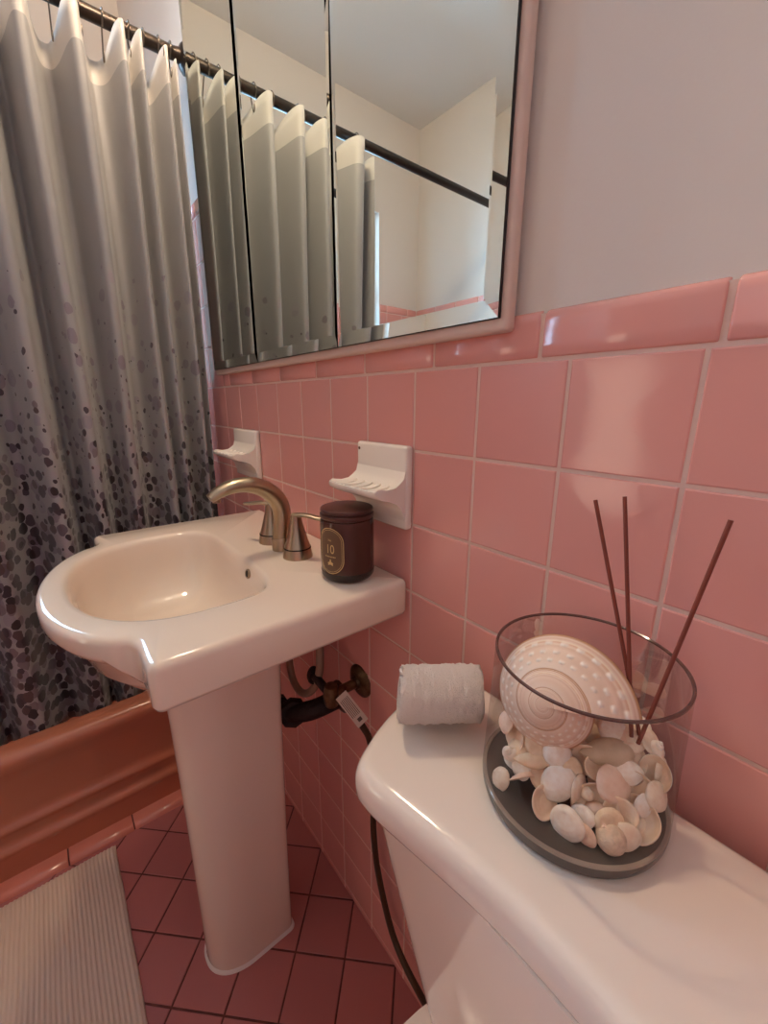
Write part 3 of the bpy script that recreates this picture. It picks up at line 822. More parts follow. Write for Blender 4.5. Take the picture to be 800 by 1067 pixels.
def text_mesh(txt, size):
    cu = bpy.data.curves.new('lettering', 'FONT'); cu.body = txt; cu.size = size; cu.align_x = 'CENTER'; cu.resolution_u = 4
    o = bpy.data.objects.new('lettering', cu); COL.objects.link(o)
    dg = bpy.context.evaluated_depsgraph_get(); dg.update()
    me = bpy.data.meshes.new_from_object(o.evaluated_get(dg))
    bpy.data.objects.remove(o); bpy.data.curves.remove(cu)
    V = [v.co.copy() for v in me.vertices]; F = [tuple(p.vertices) for p in me.polygons]
    bpy.data.meshes.remove(me); return V, F
def lettering(name, txt, size, w, sx=1.0):
    V, F = text_mesh(txt, size)
    return mesh_obj(name, [on_jar(v.x * sx, w + v.y, 0.0006) for v in V], F, M['gold'], lb)
lettering('numeral', '10', 0.020, LW - 0.0035, 0.8)
lettering('small_lettering', 'No', 0.0048, LW + 0.0155)
def bar(V, F, u0, u1, w0, w1):
    s = len(V); n = 8
    for k in range(n + 1):
        u = u0 + (u1 - u0) * k / n; V += [on_jar(u, w0, 0.0006), on_jar(u, w1, 0.0006)]
    for k in range(n): F.append((s + 2 * k, s + 2 * k + 2, s + 2 * k + 3, s + 2 * k + 1))
V, F = [], []
u = -0.0098
for wd in (0.0016, 0.0011, 0.0018, 0.0013, 0.0009, 0.0016, 0.0012, 0.0017, 0.0014):       # unreadable fine line of type
    bar(V, F, u, u + wd, LW - 0.0098, LW - 0.0080); u += wd + 0.0008
mesh_obj('fine_print', V, F, M['gold'], lb)
# small emblem: a bowl with a rising flame
E_ = [(-.0052, .0010), (-.0038, .0028), (-.0016, .0034), (-.0012, .0062), (.0002, .0084), (.0014, .0058), (.0016, .0036), (.0036, .0030), (.0052, .0012), (.0040, -.0006), (.0052, -.0026), (.0030, -.0018), (.0, -.0008), (-.0030, -.0018), (-.0052, -.0026), (-.0040, -.0006)]
V = [on_jar(0, LW - 0.0195, 0.0006)] + [on_jar(a, LW - 0.0205 + b, 0.0006) for a, b in E_]
mesh_obj('emblem', V, [(0, 1 + k, 1 + (k + 1) % len(E_)) for k in range(len(E_))], M['gold'], lb)
# ------------------------------------------------------------------ ceramic soap dishes on the wall
def soap_dish(x0, x1, z0, z1, zt, depth, label, nm='soap_dish'):
    d = empty(nm, ((x0 + x1) / 2, 0, z0)); tag(d, label, 'soap dish', 'soap dishes on the tiled wall')
    cx, w, h = (x0 + x1) / 2, x1 - x0, z1 - z0
    b = bmesh.new(); box_into(b, x0, x1, -0.013, 0.0012, z0, z1, 0.005, 3)
    bm_obj('back_plate', b, M['dish'], d, smooth=True, sharp=50)
    # tray swept forward from the plate: side profile extruded, front corners rounded
    prof = [(0.012, 0.030), (0.016, 0.016), (0.024, 0.006), (0.034, 0.0015), (0.05, 0.0), (depth - 0.006, 0.003), (depth - 0.001, 0.0045), (depth, 0.002),
            (depth - 0.002, -0.003), (depth - 0.012, -0.009), (0.044, -0.014), (0.028, -0.020), (0.018, -0.032), (0.012, -0.050)]
    xs = [-0.5, -0.485, -0.45, -0.3, -0.1, 0.1, 0.3, 0.45, 0.485, 0.5]
    V, F = [], []; n = len(prof)
    for q in xs:
        e = max(0, (abs(q) - 0.40) / 0.10)
        for py, pz in prof:
            yy = 0.012 + (py - 0.012) * (1 - 0.10 * e * e * (py > 0.03))
            lift = 0.004 * e if 0.02 < py < depth - 0.004 and pz > -0.002 else 0
            V.append((cx + q * (w - 0.004), -yy, zt + pz + lift))
    for i in range(len(xs) - 1):
        for k in range(n - 1): F.append((i * n + k, (i + 1) * n + k, (i + 1) * n + k + 1, i * n + k + 1))
    F.append(tuple(range(n))); F.append(tuple((len(xs) - 1) * n + k for k in range(n - 1, -1, -1)))
    t = mesh_obj('tray', V, F, M['dish'], d, smooth=True, sharp=60)
    bm = bmesh.new(); bm.from_mesh(t.data); bmesh.ops.recalc_face_normals(bm, faces=bm.faces); bm.to_mesh(t.data); bm.free()
    for k in range(5):
        xx = cx + (k - 2) * w * 0.165
        V, F = tube_geo([(xx, -0.028, zt + 0.0045), (xx, -0.036, zt + 0.0022), (xx, -0.05, zt + 0.0008), (xx, -depth + 0.008, zt + 0.0028)], [0.002, 0.0026, 0.0026, 0.0018], 8)
        mesh_obj('drain_rib', V, F, M['dish'], d, smooth=True)
    return d
d1 = soap_dish(-0.454, -0.331, 1.006, 1.132, 1.068, 0.075, 'white ceramic soap dish on the wall behind the candle jar')
lathe('screw_spot', [(0, 0), (0.0026, 0), (0.0024, 0.0008), (0, 0.001)], M['oldmetal'], d1, center=(-0.446, -0.0129, 1.121), M=Matrix.Rotation(PI / 2, 4, 'X'), seg=12)
soap_dish(-1.030, -0.882, 1.004, 1.126, 1.066, 0.075, 'white ceramic soap dish on the wall near the curtain')

# ------------------------------------------------------------------ plumbing under the sink
vv = empty('shutoff_valve', (-0.476, 0, 0.66)); tag(vv, 'tarnished shut-off valve on the wall under the sink', 'valve')
ey = Matrix.Rotation(PI / 2, 4, 'X')
lathe('escutcheon', [(0, 0), (0.034, 0), (0.033, 0.003), (0.026, 0.008), (0.014, 0.011), (0.012, 0.016), (0, 0.016)], M['oldmetal'], vv, center=(-0.472, 0.001, 0.658), M=ey, seg=36)
tube('valve_stub', [(-0.472, -0.01, 0.658), (-0.472, -0.06, 0.658)], 0.0095, M['oldmetal'], vv, seg=16)
lathe('valve_body', [(0, -0.02), (0.012, -0.02), (0.014, -0.012), (0.016, 0), (0.014, 0.012), (0.012, 0.022), (0, 0.022)], M['oldmetal'], vv, center=(-0.474, -0.066, 0.655), seg=20)
tube('outlet', [(-0.478, -0.066, 0.655), (-0.528, -0.070, 0.668)], 0.0085, M['blackpipe'], vv, seg=14)
lathe('valve_handle', [(0, 0), (0.018, 0), (0.020, 0.005), (0.018, 0.010), (0, 0.012)], M['blackpipe'], vv, center=(-0.528, -0.070, 0.668), M=Matrix.Rotation(-PI / 2, 4, 'Y'), seg=18, sy=0.7)
hp = catmull([(-0.474, -0.072, 0.640), (-0.488, -0.085, 0.62), (-0.535, -0.092, 0.606), (-0.590, -0.09, 0.620), (-0.617, -0.088, 0.67), (-0.612, -0.086, 0.73), (-0.588, -0.084, 0.757)], 8)
# loop of the sink's own supply: rises behind the pedestal and back down to the valve
loop = catmull([(-0.520, -0.062, 0.80), (-0.518, -0.062, 0.735), (-0.522, -0.064, 0.675), (-0.548, -0.068, 0.622), (-0.592, -0.070, 0.592), (-0.636, -0.068, 0.602), (-0.656, -0.064, 0.66), (-0.650, -0.062, 0.76), (-0.645, -0.06, 0.80)], 8)
tag(tube('supply_hose', loop, 0.0078, M['hose'], seg=14), 'looped grey supply hose hanging under the sink', 'hose')
tr = empty('drain_pipe', (-0.6, -0.08, 0.57)); tag(tr, 'blackened drain pipe running from behind the pedestal to the wall', 'pipe')
tube('pipe_arm', catmull([(-0.66, -0.115, 0.542), (-0.60, -0.100, 0.553), (-0.56, -0.070, 0.566), (-0.545, -0.02, 0.575), (-0.545, -0.001, 0.576)], 5), 0.020, M['blackpipe'], tr, seg=18)
lathe('slip_nut', [(0.018, -0.012), (0.028, -0.012), (0.030, -0.008), (0.030, 0.008), (0.028, 0.012), (0.018, 0.012)], M['blackpipe'], tr, center=(-0.588, -0.094, 0.556), M=Matrix.Rotation(math.radians(75), 4, 'Y') @ Matrix.Rotation(math.radians(20), 4, 'X'), seg=8)
lathe('slip_nut', [(0.018, -0.010), (0.026, -0.010), (0.027, 0.010), (0.018, 0.010)], M['blackpipe'], tr, center=(-0.636, -0.108, 0.546), M=Matrix.Rotation(math.radians(78), 4, 'Y') @ Matrix.Rotation(math.radians(14), 4, 'X'), seg=8)
for k, (x, y, z) in enumerate(((-0.607, -0.104, 0.531), (-0.622, -0.108, 0.524))):
    tube('lug', [(x, y, z + 0.014), (x + 0.002, y - 0.002, z - 0.008)], 0.005, M['blackpipe'], tr, seg=8)
lathe('wall_flange', [(0, 0), (0.036, 0), (0.035, 0.004), (0.026, 0.010), (0.02, 0.012)], M['oldmetal'], tr, center=(-0.545, 0.001, 0.576), M=ey, seg=32)
# the toilet's hose with its paper tag
th_ = catmull([(-0.468, -0.065, 0.650), (-0.449, -0.057, 0.650), (-0.429, -0.049, 0.640), (-0.411, -0.040, 0.616), (-0.403, -0.029, 0.582), (-0.404, -0.0205, 0.513), (-0.407, -0.018, 0.43), (-0.408, -0.018, 0.353), (-0.395, -0.018, 0.262), (-0.358, -0.019, 0.165), (-0.318, -0.022, 0.125), (-0.25, -0.030, 0.12), (-0.16, -0.06, 0.20), (-0.115, -0.09, 0.31), (-0.09, -0.10, 0.403)], 7)
ho = tag(tube('toilet_hose', th_, 0.0062, M['darkhose'], seg=12), 'dark braided toilet supply hose with a paper tag near the valve', 'hose')
tc_ = Vector((-0.4170, -0.058, 0.6580)); tx = Vector((0.0405, 0.0266, -0.0565)).normalized()
nn = Vector((0.70, -0.42, 0.55)); nn = (nn - tx * nn.dot(tx)).normalized(); ts = nn.cross(tx)
MT = Matrix((tx, ts, nn)).transposed().to_4x4(); MT.translation = tc_
tg = bm_obj('paper_tag', (lambda b: (box_into(b, -0.033, 0.033, -0.0115, 0.0115, -0.0006, 0.0006, 0.0004, 1, MT), b)[1])(bmesh.new()), M['tagp'], ho)
b = bmesh.new()
for q in range(6): box_into(b, -0.024, 0.014, -0.0085 + q * 0.003, -0.0075 + q * 0.003, 0.0006, 0.0009, 0, 1, MT)
box_into(b, 0.019, 0.026, -0.004, 0.004, 0.0006, 0.0009, 0, 1, MT)
bm_obj('tag_print', b, M['tagink'], tg)

# ------------------------------------------------------------------ toilet
TX, ZL = 0.03, 0.842
to = empty('toilet', (TX, -0.3, 0)); tag(to, 'white toilet with a broad tank lid below the tiled wall', 'toilet')
yb = -0.022
# lid outline (front recedes slightly towards the middle, rounded ends)
half = [(0.0, -0.2045), (0.03, -0.2050), (0.06, -0.2075), (0.10, -0.2135), (0.135, -0.2190), (0.165, -0.2235), (0.185, -0.2245), (0.197, -0.2225), (0.206, -0.2160), (0.2135, -0.2050),
        (0.222, -0.188), (0.230, -0.170), (0.2385, -0.145), (0.244, -0.118), (0.247, -0.085), (0.247, -0.050), (0.245, -0.034), (0.239, -0.026), (0.228, yb), (0.15, yb), (0.07, yb)]
outl = [(TX - a, b) for a, b in half] + [(TX, yb)] + [(TX + a, b) for a, b in reversed(half[1:])]
loop3 = catmull([(a, b, 0) for a, b in outl] + [(outl[0][0], outl[0][1], 0)], 4)[:-1]
n = len(loop3)
def linset(d):
    res = []
    for i in range(n):
        a, b_ = loop3[i - 1], loop3[(i + 1) % n]; t = (b_ - a).normalized()
        res.append(Vector((loop3[i].x + t.y * d, loop3[i].y - t.x * d, 0)))
    return res
# orientation: make sure positive inset goes inward
cxy = sum(loop3, Vector()) / n
sgn = 1 if (linset(0.01)[n // 4] - cxy).length < (loop3[n // 4] - cxy).length else -1
LR = [(0.016, -0.040), (0.006, -0.0405), (0.002, -0.038), (0.0, -0.033), (-0.0006, -0.022), (0.0, -0.014), (0.002, -0.0075), (0.0055, -0.003), (0.011, -0.0008), (0.018, 0.0)]
rings = [[v + Vector((0, 0, ZL + z)) for v in linset(sgn * d)] for d, z in LR]
top_ = rings[-1]; cc_ = Vector((TX, -0.115, ZL + 0.0004))
for f in (0.7, 0.35, 0.02): rings.append([cc_ + (v - cc_) * f for v in top_])
bot_ = rings[0]; cb_ = Vector((TX, -0.115, ZL - 0.040))
rings = [[cb_ + (v - cb_) * f for v in bot_] for f in (0.02, 0.6)] + rings
ld = loft('tank_lid', rings, M['toilet'], to, sharp=60)
bm = bmesh.new(); bm.from_mesh(ld.data); bmesh.ops.recalc_face_normals(bm, faces=bm.faces); bm.to_mesh(ld.data); bm.free()
def tank_ring(hw, yf, z, r=0.05):
    cy, hy = (yf + yb) / 2, (yb - yf) / 2
    return rrect(TX, cy, hw, hy, min(r, hy * 0.9), z, 8)
rings = [tank_ring(0.125, -0.165, 0.405, 0.055), tank_ring(0.138, -0.172, 0.43), tank_ring(0.157, -0.182, 0.53), tank_ring(0.183, -0.191, 0.63), tank_ring(0.207, -0.199, 0.72), tank_ring(0.224, -0.2035, 0.785), tank_ring(0.228, -0.2045, 0.8035)]
loft('tank', rings, M['toilet'], to, sharp=60)
# bowl with its deck, seat and cover
def bowl_ring(hw, yfront, yback, z, n=48, back=0.75):
    out = []
    cy = yback - (yback - yfront) * 0.42
    for k in range(n):
        a = 2 * PI * k / n; c, s = math.cos(a), math.sin(a)
        if s < 0: out.append(Vector((TX + hw * c, cy + (cy - yfront) * s, z)))
        else:
            e = 0.45; out.append(Vector((TX + hw * (abs(c) ** e) * (1 if c >= 0 else -1), cy + (yback - cy) * (s ** e), z)))
    return out
rings = [bowl_ring(0.105, -0.50, -0.06, 0.0), bowl_ring(0.10, -0.49, -0.065, 0.05), bowl_ring(0.10, -0.48, -0.07, 0.14), bowl_ring(0.14, -0.60, -0.06, 0.25), bowl_ring(0.178, -0.69, -0.045, 0.34), bowl_ring(0.187, -0.705, -0.04, 0.385), bowl_ring(0.185, -0.702, -0.042, 0.398), bowl_ring(0.17, -0.68, -0.055, 0.4035)]
loft('bowl', rings, M['toilet'], to, sharp=60)
loft('seat', [bowl_ring(0.182, -0.70, -0.215, 0.405), bowl_ring(0.186, -0.706, -0.21, 0.412), bowl_ring(0.184, -0.704, -0.212, 0.42)], M['toilet'], to, sharp=50)
loft('seat_cover', [bowl_ring(0.183, -0.702, -0.213, 0.4215), bowl_ring(0.187, -0.708, -0.208, 0.428), bowl_ring(0.184, -0.704, -0.212, 0.436), bowl_ring(0.15, -0.66, -0.23, 0.440)], M['toilet'], to, sharp=50)

# ------------------------------------------------------------------ rolled hand towel on the lid
RA = Vector((-0.181, -0.153, 0)); RB = Vector((-0.1285, -0.0835, 0)); RAx = (RB - RA).normalized(); RN = Vector((RAx.y, -RAx.x, 0))   # RN: towards the camera
hw_, hh_ = 0.0372, 0.0365
V, F = [], []
NL, NT = 64, 120; turns = 2.75
def terry(p): return 0.0020 * noise.noise(p * 150) + 0.0016 * noise.noise(p * 330)
for i in range(NL + 1):
    t = i / NL; base_ = RA.lerp(RB, t)
    for k in range(NT + 1):
        a = k / NT * turns * 2 * PI
        f = 0.16 + 0.84 * k / NT
        ang = a - turns * 2 * PI - 0.55 * PI
        edge_t = min(t, 1 - t) * (RB - RA).length
        rnd = 1 - 0.06 * max(0, 1 - edge_t / 0.010) ** 2
        p = base_ + RN * (math.cos(ang) * hw_ * f * rnd) + Vector((0, 0, ZL + hh_ + 0.002 + math.sin(ang) * hh_ * f * rnd))
        if k > NT * 0.6:
            q = terry(p); p = p + (RN * math.cos(ang) + Vector((0, 0, math.sin(ang)))) * q
            p = p + RAx * (0.003 * math.sin(a * 1.3 + 1) if i in (0, NL) else 0)
        p.z = max(p.z, ZL + 0.0012)
        V.append(p)
for i in range(NL):
    for k in range(NT):
        F.append((i * (NT + 1) + k, i * (NT + 1) + k + 1, (i + 1) * (NT + 1) + k + 1, (i + 1) * (NT + 1) + k))
tw = mesh_obj('hand_towel', V, F, M['towel'], smooth=True)
so = tw.modifiers.new('pile', 'SOLIDIFY'); so.thickness = 0.003; so.offset = 1 if True else -1
tag(tw, 'white rolled terry hand towel on the tank lid beside the glass vase', 'towel')

# ------------------------------------------------------------------ bath mat
MX0, MX1, MY0, MY1 = -1.042, -0.42, -0.95, -0.437
NXm, NYm = 170, 210
V, F = [], []
for i in range(NXm + 1):
    for j in range(NYm + 1):
        x = MX0 + (MX1 - MX0) * i / NXm; y = MY1 + (MY0 - MY1) * j / NYm
        d = min(x - MX0, MX1 - x, y - MY0, MY1 - y)
        ed = min(1, max(0, d / 0.006)) ** 0.5
        ripple = 0.5 + 0.5 * math.cos(2 * PI * (y - MY1) / 0.0088)
        bead = 0.5 + 0.5 * math.cos(2 * PI * x / 0.008 + (PI if int((y - MY1) / 0.0088) % 2 else 0))
        h = 0.004 + (0.0042 * ripple ** 0.8 + 0.0012 * bead * ripple) + 0.0012 * noise.noise(Vector((x * 14, y * 14, 3)))
        wob = 0.003 * noise.noise(Vector((x * 9, y * 3, 9)))
        V.append((x + (0.002 * noise.noise(Vector((0, y * 11, 1))) if i in (0, NXm) else 0), y + wob * (1 if j < 8 else 0.6), 0.0008 + h * ed))
for i in range(NXm):
    for j in range(NYm):
        a = i * (NYm + 1) + j; F.append((a, a + 1, a + NYm + 2, a + NYm + 1))
mt = mesh_obj('bath_mat', V, F, M['mat'], smooth=True)
if sum(p.normal.z for p in mt.data.polygons) < 0: mt.data.flip_normals()
sm = mt.modifiers.new('skirt', 'SOLIDIFY'); sm.thickness = 0.001; sm.offset = -1
tag(mt, 'off-white ribbed cotton bath mat on the pink floor beside the tub', 'bath mat')

# ------------------------------------------------------------------ glass vase with shells and reeds
VX, VY, VR, VH = -0.0225, -0.0830, 0.0785, 0.142
vs = empty('glass_vase', (VX, VY, ZL)); tag(vs, 'wide clear glass cylinder vase of shells on the tank lid', 'vase')
ZV = ZL + 0.0009
VT = 0.0748
lathe('glass_wall', [(VR - 0.0015, 0.010), (VR, 0.012), (VR - 0.002, VH * 0.5), (VT, VH - 0.002)], M['vglass'], vs, center=(VX, VY, ZV), seg=96)
lathe('rim', [(VT - 0.0022, VH - 0.002), (VT + 0.0002, VH - 0.002), (VT + 0.0002, VH - 0.0005), (VT - 0.001, VH + 0.0003), (VT - 0.0022, VH - 0.0006)], M['rim'], vs, center=(VX, VY, ZV), seg=96, closed=True)
vb = lathe('thick_base', [(0, 0), (VR - 0.006, 0), (VR - 0.002, 0.0015), (VR - 0.0006, 0.006), (VR - 0.0006, 0.0125), (VR - 0.004, 0.0132), (0, 0.0125)], M['vbase'], vs, center=(VX, VY, ZV), seg=96)
vb['label'] = 'dark smoky glass base'
M['vring'] = pm('base_edge_highlight', srgb(158, 144, 132), 0.1)  # pale tone paints the highlight along the edge of the base
lathe('base_ring', [(VR - 0.0042, 0.0128), (VR - 0.0005, 0.0118), (VR - 0.0002, 0.0128), (VR - 0.0012, 0.0138), (VR - 0.0034, 0.0139)], M['vring'], vs, center=(VX, VY, ZV), seg=96, closed=True)
ZF = ZV + 0.0127

# big spiral shell, seen from its apex: one log spiral of whorls, beaded along each
BD = []
def spiral_shell(c, axis, right, R0, grow, H, B, a_end, nphi=380, nr=150):
    axis = Vector(axis).normalized(); e1 = (Vector(right) - axis * Vector(right).dot(axis)).normalized(); e2 = axis.cross(e1)
    V, F, A = [], [], []; BD.clear()
    def pt(p, f, top):
        bd = 0.0
        ph = a_end + 2 * PI * (1 - p); R = R0 * math.exp(grow * p); r = R * f
        if top:
            h = H * (1 - f ** 1.9)
            m = -math.log(max(f, 1e-4)) / grow; fr = m - math.floor(m)
            rel = 0.030 * (math.sin(PI * fr) ** 0.6) - 0.018 * math.exp(-(min(fr, 1 - fr) / 0.05) ** 2)
            th = 2 * PI * (p - math.floor(m))
            for fb, am in ((0.20, 0.026), (0.42, 0.032), (0.66, 0.028)):
                w_ = math.exp(-((fr - fb) / 0.05) ** 2) * max(0.0, min(1.0, math.cos(th * 24 + fb * 9) * 2.2 + 0.3)) * max(0.0, min(1.0, (1.25 - m) * 4)); bd = max(bd, w_ * 0.75)
                rel += math.exp(-((fr - fb) / 0.045) ** 2) * am * (0.1 + 1.1 * max(0.0, math.cos(th * 24 + fb * 9))) * max(0.0, min(1.0, (1.25 - m) * 4))
            h += rel * r * min(1, (1 - f) / 0.02 + 0.0)
            A.append((m - p, fr)); BD.append(bd)
        else:
            h = -B * (1 - f ** 3.0); A.append((0, 0.5)); BD.append(0.0)
        return Vector(c) + e1 * (r * math.cos(ph)) + e2 * (r * math.sin(ph)) + axis * h
    fs = [(k / nr) ** 1.25 for k in range(nr + 1)]
    gs = [1, 0.985, 0.95, 0.88, 0.75, 0.55, 0.3, 0.0]
    cols = [(f, True) for f in fs] + [(g, False) for g in gs]
    w = len(cols)
    for i in range(nphi + 1):
        for f, top in cols: V.append(pt(i / nphi, max(f, 0.0005), top))
    for i in range(nphi):
        for k in range(w - 1): F.append((i * w + k, i * w + k + 1, (i + 1) * w + k + 1, (i + 1) * w + k))
    e = nphi * w
    for k in range(w - 1): F.append((e + k, e + k + 1, k + 1, k))
    return V, F, A
def big_mat():
    m, nt, b = new_mat('banded_spiral_shell'); N, L = nt.nodes, nt.links
    uv = N.new('ShaderNodeUVMap'); uv.uv_map = 'UVMap'; sp = N.new('ShaderNodeSeparateXYZ'); L.new(uv.outputs[0], sp.inputs[0])
    rp = N.new('ShaderNodeValToRGB'); cr = rp.color_ramp
    cr.elements[0].position = 0.0; cr.elements[0].color = srgb(196, 146, 108)
    cr.elements[1].position = 1.0; cr.elements[1].color = srgb(196, 146, 108)
    for p_, c_ in ((0.03, srgb(196, 146, 108)), (0.06, srgb(240, 218, 202)), (0.09, srgb(226, 192, 170)), (0.12, srgb(238, 212, 194)), (0.145, srgb(248, 230, 208)), (0.17, srgb(224, 182, 150)), (0.215, srgb(240, 216, 198)), (0.26, srgb(224, 190, 166)), (0.34, srgb(238, 210, 190)), (0.5, srgb(232, 202, 180)), (0.93, srgb(240, 218, 200)), (0.97, srgb(206, 158, 120))):
        e = cr.elements.new(p_); e.color = c_
    L.new(sp.outputs['Y'], rp.inputs['Fac'])
    nz = N.new('ShaderNodeTexNoise'); nz.inputs['Scale'].default_value = 90; L.new(uv.outputs[0], nz.inputs['Vector'])
    hs = N.new('ShaderNodeMapRange'); hs.inputs['To Min'].default_value = 0.9; hs.inputs['To Max'].default_value = 1.08; L.new(nz.outputs['Fac'], hs.inputs['Value'])
    mx = N.new('ShaderNodeVectorMath'); mx.operation = 'SCALE'; L.new(rp.outputs[0], mx.inputs[0]); L.new(hs.outputs[0], mx.inputs['Scale'])
    at = N.new('ShaderNodeAttribute'); at.attribute_name = 'bead'
    mb = N.new('ShaderNodeMix'); mb.data_type = 'RGBA'; L.new(at.outputs['Fac'], mb.inputs[0]); L.new(mx.outputs[0], mb.inputs[6]); mb.inputs[7].default_value = srgb(252, 244, 234)
    L.new(mb.outputs[2], b.inputs['Base Color']); b.inputs['Roughness'].default_value = 0.45
    return m
M['big'] = big_mat()
camC = Vector((0.10719, -0.41002, 1.19094))
bigc = Vector((-0.043, -0.092, 0.932))
V, F, A = spiral_shell(bigc, (0.20, -0.90, 0.42), (0.63, 0.777, 0), 0.0345, 0.70, 0.034, 0.030, math.radians(-9))
me = bpy.data.meshes.new('spiral_shell'); me.from_pydata(V, [], F)
ul = me.uv_layers.new(name='UVMap')
for p in me.polygons:
    for li in p.loop_indices:
        ul.data[li].uv = A[me.loops[li].vertex_index]
at = me.attributes.new('bead', 'FLOAT', 'POINT'); at.data.foreach_set('value', BD)
bs_ = finish('spiral_shell', me, M['big'], None, True, None)
tag(bs_, 'large cream spiral shell with beaded whorls on the small shells', 'shell')

# small shells -----------------------------------------------------------
def frame_from(n, spin):
    n = Vector(n).normalized(); h = Vector((0, 0, 1)) if abs(n.z) < 0.9 else Vector((1, 0, 0))
    u = n.cross(h).normalized(); v = n.cross(u)
    u2 = u * math.cos(spin) + v * math.sin(spin)
    return Matrix((u2, n.cross(u2), n)).transposed()
def clam_mesh(seed):
    """half of a bivalve: domed fan with a beak, growth rings, real thickness"""
    rnd = random.Random(seed); L_, W_, D_ = 1.0, rnd.uniform(0.74, 0.95), rnd.uniform(0.34, 0.5)
    nr, na = 14, 36; V, F = [], []
    def pt(f, a, off):
        # fan grown from beak at (0,-0.8)
        ca, sa = math.cos(a), math.sin(a)
        ox, oy = L_ * ca * (1 - 0.12 * max(0, -sa)), W_ * sa
        bx, by = 0.0, -W_ * 0.62
        x, y = bx + (ox - bx) * f, by + (oy - by) * f
        z = D_ * (1 - f ** 2.2) * (1 if True else 0) * (0.62 + 0.38 * f) + 0.020 * math.sin(f * 34) * f + 0.010 * math.cos(a * 17) * f * f
        nrm = Vector((x * 0.6, (y + 0.1) * 0.6, 0.8)).normalized()
        return Vector((x, y, z)) - nrm * off
    V.append(pt(0, 0, 0)); 
    for i in range(1, nr + 1):
        for k in range(na): V.append(pt(i / nr, 2 * PI * k / na, 0))
    for k in range(na): F.append((0, 1 + k, 1 + (k + 1) % na))
    for i in range(nr - 1):
        for k in range(na):
            a, b = 1 + i * na + k, 1 + i * na + (k + 1) % na
            F.append((a, a + na, b + na, b))
    s = len(V); V.append(pt(0, 0, 0.07))
    for i in range(1, nr + 1):
        for k in range(na): V.append(pt(i / nr, 2 * PI * k / na, 0.07 if i < nr else 0.045))
    for k in range(na): F.append((s, s + 1 + (k + 1) % na, s + 1 + k))
    for i in range(nr - 1):
        for k in range(na):
            a, b = s + 1 + i * na + k, s + 1 + i * na + (k + 1) % na
            F.append((a, b, b + na, a + na))
    e = 1 + (nr - 1) * na; e2 = s + 1 + (nr - 1) * na
    for k in range(na): F.append((e + k, e2 + k, e2 + (k + 1) % na, e + (k + 1) % na))
    return V, F
def whelk_mesh(seed):
    rnd = random.Random(seed); V, F = [], []; turns = 3.6; nt, ns = 90, 16
    g0 = math.log(11) / (turns * 2 * PI)
    for i in range(nt + 1):
        t = turns * 2 * PI * i / nt; g = math.exp(g0 * (t - turns * 2 * PI))
        for k in range(ns):
            a = 2 * PI * k / ns; rr = 0.40 * g
            V.append(Vector(((0.34 * g + rr * math.cos(a)) * math.cos(t), (0.34 * g + rr * math.cos(a)) * math.sin(t), 1.1 * (1 - g) - 0.35 + rr * 1.25 * math.sin(a))))
    for i in range(nt):
        for k in range(ns):
            F.append((i * ns + k, i * ns + (k + 1) % ns, (i + 1) * ns + (k + 1) % ns, (i + 1) * ns + k))
    F.append(tuple(range(ns - 1, -1, -1))); return V, F
def olive_mesh(seed, fat=0.42):
    V, F = [], []; n, ns = 18, 20
    for i in range(n + 1):
        t = i / n; r = fat * (math.sin(PI * t ** 0.8) ** 0.75) * (1 if t > 0 else 0)
        for k in range(ns):
            a = 2 * PI * k / ns; q = 1 + 0.05 * noise.noise(Vector((math.cos(a), math.sin(a), t * 3 + seed)))
            V.append(Vector((-1 + 2 * t, r * math.cos(a) * q, 0.85 * r * math.sin(a) * q)))
    for i in range(n):
        for k in range(ns): F.append((i * ns + k, i * ns + (k + 1) % ns, (i + 1) * ns + (k + 1) % ns, (i + 1) * ns + k))
    return V, F
def ball_mesh():
    b = bmesh.new(); bmesh.ops.create_icosphere(b, subdivisions=3, radius=1)
    V = [v.co.copy() for v in b.verts]; F = [tuple(v.index for v in f.verts) for f in b.faces]; b.free()
    V = [v * (1 + 0.07 * noise.noise(v * 1.7)) for v in V]
    return V, F
PROTO = {}
M['clam_inside'] = shell_mat('clam_inside', srgb(232, 196, 164), srgb(240, 214, 188), 1.6, 0.3)
def proto(kind, var, mi):
    key = (kind, var, mi)
    if key not in PROTO:
        V, F = {'clam': lambda: clam_mesh(var), 'whelk': lambda: whelk_mesh(var), 'olive': lambda: olive_mesh(var), 'pebble': lambda: olive_mesh(var + 7, 0.55), 'ball': ball_mesh, 'coral': ball_mesh}[kind]()
        me = bpy.data.meshes.new({'clam': 'clam_shell', 'whelk': 'whelk_shell', 'olive': 'olive_shell', 'pebble': 'pebble', 'ball': 'round_shell', 'coral': 'rough_shell'}[kind])
        me.from_pydata([tuple(v) for v in V], [], F); me.polygons.foreach_set('use_smooth', [True] * len(F))
        me.materials.append(M['pebble'] if kind == 'pebble' else M['coral'] if kind == 'coral' else SH[mi])
        if kind == 'clam':
            me.materials.append(M['clam_inside'])
            a0 = 1 + 14 * 36                      # vertices from here on line the hollow side
            for p in me.polygons: p.material_index = 1 if min(p.vertices) >= a0 else 0
        PROTO[key] = me
    return PROTO[key]

tocam = Vector((camC.x - VX, camC.y - VY, 0)).normalized()
side = Vector((-tocam.y, tocam.x, 0))
FPX = 429.78
yw, pt_, rl = 0.889097581, 0.257011312, 0.00188715
Fv = Vector((-math.sin(yw) * math.cos(pt_), math.cos(yw) * math.cos(pt_), -math.sin(pt_)))
Rv0 = Vector((math.cos(yw), math.sin(yw), 0)); Uv0 = Rv0.cross(Fv)
Rv = Rv0 * math.cos(rl) + Uv0 * math.sin(rl); Uv = -Rv0 * math.sin(rl) + Uv0 * math.cos(rl)

